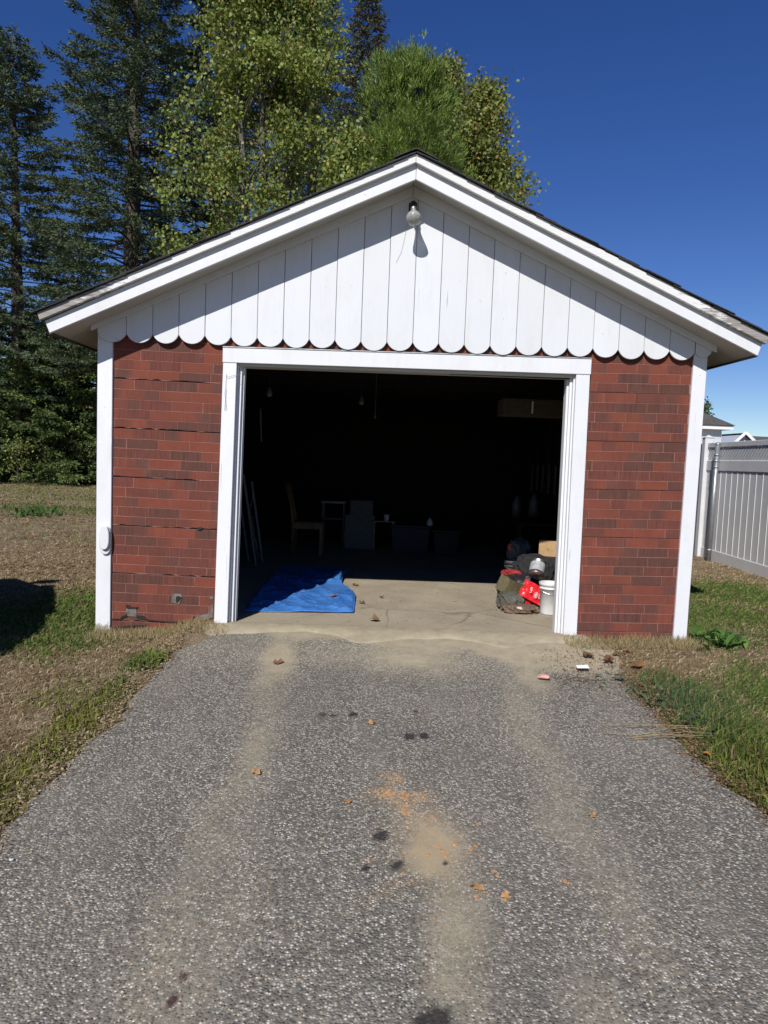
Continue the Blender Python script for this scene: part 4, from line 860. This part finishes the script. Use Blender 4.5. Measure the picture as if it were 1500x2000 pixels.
def broadleaf(label, base, H, Rx, seed, nl, cols, leaf=.11, z0=2., name='broadleaf_tree', trunks=1, bark=BARK, top=1.0, needle=False, asp=.33, clumps=90, csize=.55, keep=None):
    rg_ = np.random.default_rng(seed); root = empty(name, base, label, 'tree')
    tr = MB(); lim = MB(); cl = []
    for q in range(trunks):
        ax = rg_.normal(0, .25*Rx*(trunks > 1), 2); tp = [(ax[0]*t, ax[1]*t, H*.92*t) for t in (0, .3, .6, 1.)]
        tp = [(p[0]+rg_.normal(0, .05), p[1]+rg_.normal(0, .05), p[2]) for p in tp]
        tr.tube([(tp[0][0], tp[0][1], -.3)]+tp[1:], [.022*H*.6, .016*H*.6, .010*H*.6, .015], 8, False)
        for k in range(clumps//trunks):
            t = rg_.uniform(0, 1)**.8; z = z0+(H-z0)*t; prof = (math.sin(min(1, (t*.93+.10))*math.pi)**.7 if top == 1.0 else (1-t)**.62*1.35 if top == 2. else min(1, (1-t)*3.6)**.6*(.8+.35*math.sin(t*23)))
            a = rg_.random()*6.283; r = Rx*prof*rg_.uniform(.25, 1.0)
            s_ = max(0, (z-.6*r))/H; bx_ = ax[0]*s_; by_ = ax[1]*s_
            e = (ax[0]*s_+math.cos(a)*r, ax[1]*s_+math.sin(a)*r, z+.1*r)
            lim.tube([(bx_, by_, max(.3, z-.75*r)), ((bx_+e[0])/2, (by_+e[1])/2, (max(.3, z-.75*r)+e[2])/2-.08*r), e], [.035*(r/Rx)+.008, .02*(r/Rx)+.006, .004], 4, False)
            for w in range(3):
                l_ = rg_.normal(0, csize*.6, 3); lim.tube([e, (e[0]+l_[0], e[1]+l_[1], e[2]+l_[2])], [.006, .002], 3, False)
            cl.append((*e, csize*rg_.uniform(.6, 1.25), rg_.random()))
    tr.build('trunk', bark, root, smooth=True); lim.build('limbs', bark, root)
    cl = np.array(cl); n = nl; ci = rg_.integers(0, len(cl), n); cc = cl[ci, :3]+rg_.normal(0, 1, (n, 3))*cl[ci, 3:4]*np.array([.62, .62, .55])
    if needle:     # tufts of long needles turned up
        tuft = max(1, n//14); ti = rg_.integers(0, tuft, n); tc = rg_.integers(0, len(cl), tuft); tp = cl[tc, :3]+rg_.normal(0, 1, (tuft, 3))*cl[tc, 3:4]*.6
        cc = tp[ti]+rg_.normal(0, .05, (n, 3)); outv = tp.copy(); outv[:, 2] = Rx*.9; outv /= np.linalg.norm(outv, axis=1, keepdims=True)
        D = outv[ti]*.8+rg_.normal(0, .38, (n, 3)); ci = tc[ti]
    else: D = rg_.normal(0, 1, (n, 3)); D[:, 2] -= .7
    D /= np.linalg.norm(D, axis=1, keepdims=True); D *= leaf*rg_.uniform(.6, 1.2, (n, 1))
    w = crossv(D, rnd_unit(n))*np.linalg.norm(D, axis=1, keepdims=True)*asp
    t = np.clip(cl[ci, 4]*.6+rg_.random(n)*.5, 0, 1)[:, None]; K = np.array(cols[0])*(1-t)+np.array(cols[1])*t
    if len(cols) > 2: m_ = rg_.random(n)[:, None] < .12; K = np.where(m_, np.array(cols[2]), K)
    if len(cols) > 3: m_ = (rg_.random(n)[:, None] < .5) & (cc[:, 2:3] > H*.86); K = np.where(m_, np.array(cols[3]), K)
    link('crown', blades_mesh('crown', cc, D, w, K, LEAF), root); return root
def at(px, Y, z=None):
    p = onY(px, 900, Y); return (p[0], Y, float(gz(p[0], Y)) if z is None else z)
# tall conifers on the left and behind
spruce('tall spruce at the left edge with pointed sparse top, left of the biggest spruce', at(38, 24), 17.8, 3.1, 101, z0=3.2, per=4.0, thin_low=.32, power=.55)
spruce('biggest broad dark spruce left of the yellow-green tree, trunk showing low down', at(250, 22), 23.5, 4.0, 102, z0=4.6, per=4.2, thin_low=.30, power=.5)
spruce('brownish spruce top showing just behind the left side of the yellow-green tree', at(410, 25), 24.5, 3.2, 103, z0=3, per=3.4, cone=(.10, .05, .025), power=.65)
spruce('dark spruce top rising above the middle of the yellow-green tree', at(592, 27), 23.5, 2.7, 104, z0=8, per=2.4, cone=(.09, .045, .025), power=.7)
spruce('narrow dark spruce top with brown cones, right of the others and above the green pine', at(690, 25), 21.3, 2.1, 105, z0=9, per=2.8, cone=(.11, .05, .025), power=.75)
spruce('slender spruce filling between the left edge spruce and the biggest one', at(135, 30), 12.5, 2.9, 106, z0=2.5, per=1.7, thin_low=.3, power=.6)
# low boughs behind the lawn, left of the garage
LOWC = ((.042, .078, .022), (.16, .215, .065))
for i, (px, Y, H, R, lab) in enumerate([(15, 25.0, 7.3, 3.6, 'low bushy hemlock at the left picture edge under the tall spruces'), (105, 24.0, 6.3, 3.3, 'low bushy hemlock in the middle of the gap left of the garage'), (190, 25.5, 6.6, 3.2, 'low bushy hemlock half hidden by the garage corner'), (-70, 23.5, 6.4, 3.2, 'low bushy hemlock cut by the left picture edge'), (270, 27, 7, 3, 'low hemlock hidden behind the garage wall')]):
    spruce(lab, at(px, Y), H, R, 130+i, z0=.1, per=2.6, cols=LOWC, leaf=.15, name='hemlock_tree', droop=.9, power=.38, group='low hemlocks behind the lawn')
broadleaf('small bright yellow-green bush at the foot of the hemlocks', at(38, 21.2), 1.75, .55, 140, 380, ((.12, .17, .03), (.28, .32, .06)), .09, .6, 'leafy_bush', 1, clumps=12, csize=.3)
broadleaf('tall yellow-green birch behind the left roof slope', at(525, 13.5), 15.0, 2.45, 151, 68000, ((.085, .125, .028), (.28, .345, .075), (.36, .30, .08)), .105, 2.5, 'birch_tree', 3, BARK_B, top=2., clumps=300, csize=.42, asp=.38)
broadleaf('lower spreading birch part of pale leaves behind the roof near the peak', at(665, 12.0), 9.3, 1.35, 152, 14000, ((.085, .125, .028), (.28, .345, .075), (.36, .30, .08)), .11, 2.5, 'young_birch_tree', 1, BARK_B, clumps=110, csize=.36, asp=.38)
broadleaf('bright green soft pine just behind the roof peak', at(768, 15.0), 12.7, 1.95, 153, 110000, ((.065, .11, .02), (.26, .36, .07), (.13, .17, .04)), .17, 5, 'pine_tree', 1, BARK, top=0, needle=True, asp=.075, clumps=300, csize=.34)
broadleaf('bronze-green maple right of the pine, its crown sloping down to the right', at(893, 17.0), 13.0, 1.8, 154, 30000, ((.08, .11, .028), (.27, .31, .07), (.30, .22, .07)), .125, 3, 'maple_tree', 2, BARK, clumps=260, csize=.42, asp=.38)
broadleaf('slim bronze-green treetop sticking up between the pine and the maple', at(845, 18.5), 14.6, 1.2, 157, 16000, ((.08, .11, .028), (.27, .30, .07), (.30, .20, .07)), .125, 5, 'maple_tree', 1, BARK, clumps=130, csize=.38, asp=.38)
broadleaf('far small green tree just right of the garage above the white building', at(1358, 34.0), 5.2, .9, 155, 2500, ((.04, .08, .02), (.10, .16, .04)), .2, 1.5, 'far_tree', 1, clumps=25, csize=.4)
broadleaf('far treetop behind the roof of the far house', at(1462, 60), 4.0, 2.0, 156, 3000, ((.04, .08, .02), (.10, .16, .04)), .3, 1.5, 'far_tree', 1, clumps=25, csize=.7)

# ------------------------------------------------------------ grass
def grass(name, n, xr, yr, dens, hgt, seed, mode):
    rg_ = np.random.default_rng(seed); x = rg_.uniform(*xr, n); y = rg_.uniform(*yr, n)
    g = green(x, y); wob = .10*fbm(x*6, y*6, 3); on = (x > edgeL(y)+wob-.02) & (x < edgeR(y)-wob+.02) & (y < .1)
    apron = (x > -1.7) & (x < 1.85) & (y > -.45)
    ok = ~inside_garage(x, y) & ~on & ~(apron & (x > -1.35)) 
    p = dens(x, y, g); ok &= rg_.random(n) < p
    x, y, g = x[ok], y[ok], g[ok]; n = len(x); z = gz(x, y)-.004
    h = hgt(x, y, g)*rg_.uniform(.5, 1.25, n)
    a = rg_.random(n)*6.283; 
    lean = (rg_.uniform(.2, 1.5, n) if mode == 'green' else rg_.uniform(.8, 2.6, n))
    near = (sstep(.35, .0, np.abs(x-edgeR(y)))*(x > 0) - sstep(.3, 0, np.abs(x-edgeL(y)))*(x < 0))*(y < -1)   # overhanging the asphalt
    dx = np.cos(a)*lean-near*.7*(mode == 'green'); dy = np.sin(a)*lean; q = 1/np.sqrt(1+dx*dx+dy*dy)
    wd = (.0019 if mode == 'green' else .0015)*rg_.uniform(.7, 1.5, n)*(1+.25*np.hypot(x, y+6))
    t1 = np.stack([dx*.35, dy*.35, 1+0*dx], 1)*(h*q*.5)[:, None]; t2 = np.stack([dx*1.0, dy*1.0, .75+0*dx], 1)*(h*q)[:, None]
    b0 = np.stack([x, y, z], 1); w = np.stack([-np.sin(a+1.3), np.cos(a+1.3), 0*a], 1)*wd[:, None]
    v = np.stack([b0-w, b0+w, b0+t1+w*.8, b0+t1-w*.8, b0+t2], 1).reshape(-1, 3)
    i = np.arange(n)[:, None]*5; f3 = np.concatenate([i+[0, 1, 2], i+[0, 2, 3], i+[3, 2, 4]], 0)
    r = rg_.random((n, 1)); r2 = rg_.random((n, 1))
    if mode == 'green':
        K = np.array([.035, .075, .018])*(1-r)+np.array([.17, .235, .05])*r
        yel = (sstep(-1.0, -2.2, y)*(x < 0)*.75+sstep(-1.8, -2.6, y)*(x > 0)*.35)[:, None]; K = K*(1-yel)+np.array([.26, .25, .05])*yel*(.5+.7*r)
        blu = (np.exp(-(((x-2.05)/.3)**2+((y+1.35)/.5)**2)))[:, None]*.7; K = K*(1-blu)+np.array([.06, .11, .06])*blu
        K = np.where(r2 < .16, np.array([.26, .20, .10])*(.6+.6*r), K)
    else:
        K = np.array([.20, .14, .08])*(1-r)+np.array([.55, .44, .28])*r; K = np.where(r2 < .08, np.array([.16, .085, .04]), K); K = np.where((r2 > .08) & (r2 < .30), np.array([.20, .17, .06])*(.5+.7*r), K)
    me = np_mesh(name, v, f3, BLADE, {'col': np.repeat(K, 5, 0)}); return link(name, me)
def fall(x, y): return np.clip(1.25-np.hypot(x, y+6)/11., .12, 1)
hg = lambda x, y, g: .028+.04*g+.085*np.exp(-(((x-2.25)/.35)**2+((y+2.5)/.6)**2))+.02*np.exp(-(((x+1.65)/.3)**2+((y+2.8)/.9)**2))+.05*np.exp(-(((x+1.56)/.12)**2+((y+.86)/.2)**2))+.03*fbm(x*5, y*5, 2)
hd = lambda x, y, g: .045+.03*fbm(x*4, y*4, 2)+0*g
tag(grass('grass', 330000, (-6, -1.3), (-4.2, 6), lambda x, y, g: np.clip(g*1.5-.22, 0, 1)*fall(x, y), hg, 1, 'green'), 'green grass patches left of the driveway', None, None, 'stuff')
tag(grass('grass', 380000, (1.7, 6.5), (-4.2, 7), lambda x, y, g: np.clip(g*1.5-.2, 0, 1)*fall(x, y), hg, 2, 'green'), 'green grass right of the driveway', None, None, 'stuff')
tag(grass('dry_grass', 210000, (-6, -1.3), (-4.2, 6), lambda x, y, g: np.clip(1.0-g*.7, .2, 1)*fall(x, y), hd, 3, 'dry'), 'dry tan grass thatch left of the driveway', None, None, 'stuff')
tag(grass('dry_grass', 200000, (1.5, 6.5), (-4.2, 7), lambda x, y, g: np.clip(1.0-g*.7, .2, 1)*fall(x, y), hd, 4, 'dry'), 'dry tan grass thatch right of the driveway', None, None, 'stuff')
tag(grass('lawn_grass', 110000, (-22, -2.3), (5, 24), lambda x, y, g: .05+.9*g, lambda x, y, g: .03+.06*g+.04*fbm(x*3, y*3, 2), 5, 'green'), 'thin far lawn grass before the hemlocks', None, None, 'stuff')
tag(grass('dry_lawn_grass', 60000, (-22, -2.3), (5, 24), lambda x, y, g: .7-.5*g, lambda x, y, g: .05+.03*fbm(x*3, y*3, 2), 6, 'dry'), 'tan far lawn litter before the hemlocks', None, None, 'stuff')
# fringe of dry weeds at the foot of the garage front
def fringe(name, x0, x1, n, seed, hmax):
    rg_ = np.random.default_rng(seed); x = rg_.uniform(x0, x1, n); y = -.05-rg_.random(n)**1.5*.28; z = gz(x, y)
    h = hmax*rg_.uniform(.2, 1, n)**1.6; a = rg_.random(n)*6.283; l_ = rg_.uniform(.1, .9, n)
    c = np.stack([x, y, z], 1); d = np.stack([np.cos(a)*l_*h, np.sin(a)*l_*h*.5-.1*h, h], 1); w = np.stack([np.ones(n)*.0016, 0*x, 0*x], 1)*rg_.uniform(.6, 1.5, (n, 1))
    r = rg_.random((n, 1)); K = np.array([.20, .14, .07])*(1-r)+np.array([.44, .36, .20])*r; K = np.where(rg_.random((n, 1)) < .12, np.array([.09, .13, .03]), K)
    return link(name, blades_mesh(name, c, d, w, K, BLADE))
tag(fringe('dry_weeds', -2.3, -1.15, 2600, 11, .085), 'dry weed fringe at the foot of the left brick panel', None, None, 'stuff')
tag(fringe('dry_weeds', 1.66, 2.85, 3000, 12, .10), 'dry weed fringe at the foot of the right brick panel', None, None, 'stuff')

def litter(name, label, x, y, z, seed, cols, smin=.008, smax=.03):
    rg_ = np.random.default_rng(seed); n = len(x); a = rg_.random(n)*6.283; L = rg_.uniform(smin, smax, (n, 1))
    d = np.stack([np.cos(a), np.sin(a), rg_.normal(0, .25, n)], 1)*L; w = np.stack([-np.sin(a), np.cos(a), rg_.normal(0, .3, n)], 1)*L*rg_.uniform(.08, .35, (n, 1))
    r = rg_.random((n, 1)); K = np.array(cols[0])*(1-r)+np.array(cols[1])*r
    tag(link(name, blades_mesh(name, np.stack([x, y, z], 1), d, w, K, LEAF_DEAD)), label, None, None, 'stuff')
_r = np.random.default_rng(90); n = 5200
x = _r.normal(1.85, .26, n); y = _r.uniform(-1.4, -.12, n); k = (_r.random(n) < np.exp(-((y+.5)/.45)**2)) & (x > 1.25) & (_r.random(n) < np.clip((fbm(x*5, y*5, 3)-.3)*3, 0, 1))
litter('leaf_litter', 'brown leaf crumbs and dry thatch at the right driveway corner', x[k], y[k], np.maximum(gz(x[k], y[k]), .075*sstep(-1.0, -.05, y[k])+.02)+.006, 91, ((.10, .05, .025), (.36, .23, .12)), .004, .020)
y = _r.uniform(-4.2, -1.0, 3600); x = edgeR(y)+_r.normal(.0, .06, 3600)
litter('leaf_litter', 'rusty thatch crumbs along the right driveway edge', x, y, gz(x, y)+.028, 92, ((.09, .045, .025), (.34, .22, .12)), .006, .028)
y = _r.uniform(-4.2, -.2, 3600); x = edgeL(y)+_r.normal(-.02, .05, 3600)
litter('leaf_litter', 'tan thatch crumbs along the left driveway edge', x, y, gz(x, y)+.028, 93, ((.16, .11, .06), (.46, .36, .22)), .006, .026)
x = _r.uniform(-9, -2.5, 9000); y = _r.uniform(2.5, 9.5, 9000); k = _r.random(9000) < np.clip((fbm(x*.9, y*1.6, 4)-.42)*5, 0, 1)
litter('bark_litter', 'reddish bark chips and leaves on the bare part of the left lawn', x[k], y[k], gz(x[k], y[k])+.015, 94, ((.11, .055, .03), (.40, .27, .17)), .02, .09)

# broadleaf weeds
def weed(label, cx, cy, n, L, seed, cols, name='weed', spread=.10, up=.8):
    rg_ = np.random.default_rng(seed); z = float(gz(cx, cy)); root = empty(name, (cx, cy, z), label, 'plant')
    v, f, K = [], [], []
    for k in range(n):
        a = rg_.random()*6.283; l_ = L*rg_.uniform(.5, 1.1); o = rg_.normal(0, spread, 2); el = rg_.uniform(.25, up)
        d = np.array([math.cos(a), math.sin(a)]); s = np.array([-d[1], d[0]]); w = l_*.17
        b = len(v)
        for t, ww in ((0, .15), (.3, .9), (.6, 1), (.85, .6), (1, .02)):
            r = l_*t; zz_ = l_*el*(t-.55*t*t)*1.3
            for q in (-1, 0, 1): v.append((o[0]+d[0]*r+s[0]*w*ww*q, o[1]+d[1]*r+s[1]*w*ww*q, zz_+(0 if q == 0 else .18*w*ww)))
        for i in range(4):
            for q in range(2): f.append((b+i*3+q, b+i*3+q+1, b+i*3+q+4, b+i*3+q+3))
        t = rg_.random(); K += [np.array(cols[0])*(1-t)+np.array(cols[1])*t]*15
    link('leaves', np_mesh('leaves', np.array(v), np.array(f), LEAF, {'col': np.array(K)}, True), root); return root
GC = ((.05, .12, .02), (.16, .28, .06))
weed('broad-leaved green weed in the grass right of the garage corner', 3.0, -.02, 60, .17, 1, GC, spread=.12, up=1.7)
weed('leafy green weed on the far lawn left of the garage', -7.45, 9.75, 46, .26, 2, ((.04, .09, .02), (.10, .18, .04)), spread=.22, up=1.9)
weed('bluish clover patch hanging over the right driveway edge, its middle', 2.02, -1.45, 60, .07, 3, ((.05, .10, .05), (.16, .24, .13)), 'clover', .13)
weed('bluish clover patch at the upper end of the right grass verge', 1.98, -1.05, 40, .06, 4, ((.05, .10, .05), (.15, .22, .12)), 'clover', .10)
weed('bluish clover patch lowest on the right grass verge', 2.12, -1.85, 40, .07, 5, ((.05, .10, .05), (.14, .22, .11)), 'clover', .11)
weed('bright green tuft of weeds by the left edge of the driveway top', -1.60, -.84, 34, .10, 6, ((.07, .13, .02), (.26, .30, .06)), 'weed', .07)
stalks = MB()
for k in range(9):
    x0, y0 = 1.95+random.uniform(-.05, .25), -2.0+random.uniform(-.1, .1); L = random.uniform(.3, .75)
    stalks.tube([(x0, y0, .05), (x0-L*.5, y0+random.uniform(-.03, .04), .045+random.uniform(0, .03)), (x0-L, y0+random.uniform(-.08, .08), .030)], .0016, 4)
tag(stalks.build('grass_stalks', m_plain('dry_stalk', (.28, .21, .11), .8)), 'long dry grass stalks lying from the verge across the asphalt', None, None, 'stuff')
tw = MB(); tw.tube([(1.42, -1.05, .04), (1.52, -1.02, .06), (1.62, -1.06, .05), (1.72, -1.04, .05)], [.003, .005, .005, .003], 5)
tag(tw.build('twig', m_plain('twig_bark', (.10, .06, .035), .9)), 'short brown twig at the sandy right end of the driveway', 'twig')

# ------------------------------------------------------------ fallen leaves, scraps
def dead_leaf(label, px, py, size, col, seed, z=None, group='dead leaves on the driveway', name='fallen_leaf', P=None, lift=.19):
    rg_ = np.random.default_rng(seed); p = onZ(px, py, .035) if P is None else P
    zz_ = (.075*float(sstep(-1.0, -.05, p[1]))+.022 if z is None else z)
    n = 14; v = [(0, 0, size*.10)]; rot = rg_.random()*6.28
    for i in range(n):
        a = 2*math.pi*i/n; lob = (.70+.30*(i % 2))*(1+.25*math.cos(a))*rg_.uniform(.75, 1.1); r = size*.55*lob
        v.append((r*math.cos(a+rot), r*math.sin(a+rot), abs(rg_.normal(0, size*lift))))
    f = [(0, 1+i, 1+(i+1) % n) for i in range(n)]
    me = np_mesh(name, np.array(v), np.array(f), LEAF_DEAD, {'col': np.tile(np.array(col)*1.0, (n+1, 1))*rg_.uniform(.75, 1.1, (n+1, 1))})
    o = link(name, me, None, (p[0], p[1], zz_)); return tag(o, label, 'leaf', group)
BRN = (.22, .125, .07); ORG = (.50, .29, .13); TAN_ = (.5, .33, .18)
dead_leaf('large curled brown leaf at the garage threshold', 733, 1231, .10, BRN, 1, z=.135)
dead_leaf('brown leaf on the upper sand streak of the driveway', 541, 1294, .08, BRN, 2)
dead_leaf('orange-tan leaf in the upper middle, above the big oil spots', 723, 1409, .05, ORG, 3)
dead_leaf('yellow-tan leaf on the left sand streak', 499, 1504, .055, ORG, 4)
dead_leaf('yellow-tan leaf left of the orange crumbs', 678, 1560, .045, ORG, 5)
dead_leaf('orange leaf right below the sand patch', 936, 1728, .05, ORG, 6, lift=.15)
dead_leaf('small orange leaf lower right of the sand patch', 990, 1743, .035, ORG, 7)
dead_leaf('small orange leaf on the right, below the middle', 1107, 1720, .03, ORG, 8)
dead_leaf('orange leaf alone on the right side of the asphalt', 1157, 1588, .04, ORG, 9)
dead_leaf('orange leaf at the edge of the right grass', 1382, 1477, .05, (.5, .2, .06), 10, z=.05)
dead_leaf('tan leaf lying on the front of the blue tarp', 648, 1190, .08, (.34, .17, .10), 11, z=.165)
dead_leaf('orange-brown leaf beside the right edge of the tarp', 694, 1144, .08, (.36, .18, .08), 12, z=.125, P=onZ(694, 1144, .12))
dead_leaf('dark brown leaf on the slab right of the tarp', 744, 1167, .06, (.12, .07, .04), 13, z=.125, P=onZ(744, 1167, .12))
dead_leaf('thin brown leaf close to the tarp corner', 706, 1178, .06, (.20, .10, .05), 14, z=.125, P=onZ(706, 1178, .12))
dead_leaf('pale brown leaf on the sand right of centre', 976, 1253, .06, (.42, .24, .13), 15)
dead_leaf('small brown leaf right on the asphalt left of the pink scrap', 812, 1385, .035, (.2, .1, .05), 16)
CL = ['brown leaf at the middle of the pile by the right garage corner', 'brown leaf at the lower middle of the leaf pile, above the white card', 'brown leaf at the upper right of the leaf pile', 'brown leaf nearest the white card, on its right', 'lone brown leaf lower right of the pile, by the twig', 'brown leaf just above the twig',
      'brown leaf on the right flank of the leaf pile', 'leftmost brown leaf at the foot of the right door casing', 'brown leaf far right in dry grass below the green weed', 'lowest brown leaf, below the twig at the asphalt edge', 'brown leaf close under the right brick panel', 'brown leaf in the thick of the pile beneath the brick panel']
for i, (px, py) in enumerate([(1178, 1278), (1200, 1288), (1222, 1270), (1150, 1292), (1240, 1310), (1190, 1300), (1228, 1284), (1165, 1265), (1350, 1310), (1212, 1330), (1262, 1262), (1208, 1276)]):
    dead_leaf(CL[i], px, py, random.uniform(.06, .11), (random.uniform(.14, .30), random.uniform(.07, .13), .045), 30+i, z=.075, group='brown leaves at the right garage corner')
pp = onZ(1137, 1306, .05)
q = MB().add([(-.045, -.03, 0), (.045, -.035, .004), (.048, .03, .012), (-.040, .032, .003)], [(0, 1, 2, 3)]); q.add([(-.045, -.03, -.002), (.045, -.035, .002), (.048, .03, .010), (-.040, .032, .001)], [(3, 2, 1, 0)])
tag(q.build('paper_card', m_plain('white_card', (.82, .82, .80), .6, var=.03), None, (pp[0], pp[1], .062)), 'small white card on the sand below the right jamb', 'paper')
pp = onZ(1063, 1320, .05); tag(crumple('pink_scrap', pk, (pp[0], pp[1], .045), (.038, .025, .012), 77, sub=2, amp=.4), 'pink crumpled scrap on the sand left of the white card', 'scrap')
for px, py, lab in ((22, 1681, 'tiny white scrap at the left bottom edge of the asphalt'),):
    pp = onZ(px, py, .02); tag(crumple('white_scrap', WHITEP, (pp[0], pp[1], .024), (.008, .006, .004), 78, sub=1), lab, 'scrap')
# crumbs of orange rot on the asphalt
rg_ = np.random.default_rng(5); cr = MB()
for cx, cy, sx_2, sy_, n in ((.13, -2.80, .07, .05, 26), (.20, -2.93, .03, .10, 22), (.28, -2.83, .05, .035, 16), (.15, -2.65, .05, .07, 12), (.45, -3.35, .10, .2, 14), (.3, -3.2, .2, .3, 20)):
    for k in range(n):
        x = cx+rg_.normal(0, sx_2*.7); y = cy+rg_.normal(0, sy_*.7); s = rg_.uniform(.003, .010); a = rg_.random()*3
        pts = [(x+s*math.cos(a+t)*rg_.uniform(.6, 1.1), y+s*math.sin(a+t)*rg_.uniform(.6, 1.1)) for t in (0, 1.3, 2.6, 3.9, 5.1)]
        cr.prismz(pts, .016, .019+s*.35)
tag(cr.build('orange_crumbs', m_plain('orange_crumb', (.46, .24, .10), .9, var=.3, scale=50)), 'orange crumbs scattered above the sand patch', None, None, 'stuff')
# pebbles and grit on the slab, litter bits on the right verge
gr = MB()
for k in range(420):
    if k < 240: x, y = rg_.uniform(-1.1, 1.6), rg_.uniform(-.3, 2.3); z = .113 if y > 0 else .075
    else: x, y = rg_.uniform(1.4, 2.0), rg_.uniform(-1.3, -.3); z = .03+.03*float(sstep(-1, -.1, y))
    s = rg_.uniform(.003, .009); gr.prismz([(x+s*math.cos(t)*rg_.uniform(.6, 1.2), y+s*math.sin(t)*rg_.uniform(.6, 1.2)) for t in (0, 1.5, 3, 4.5)], z, z+s*.6)
tag(gr.build('grit', m_plain('grit_bits', (.16, .11, .07), .9, var=.6, scale=60)), 'grit and small debris on the slab and driveway top', None, None, 'stuff')
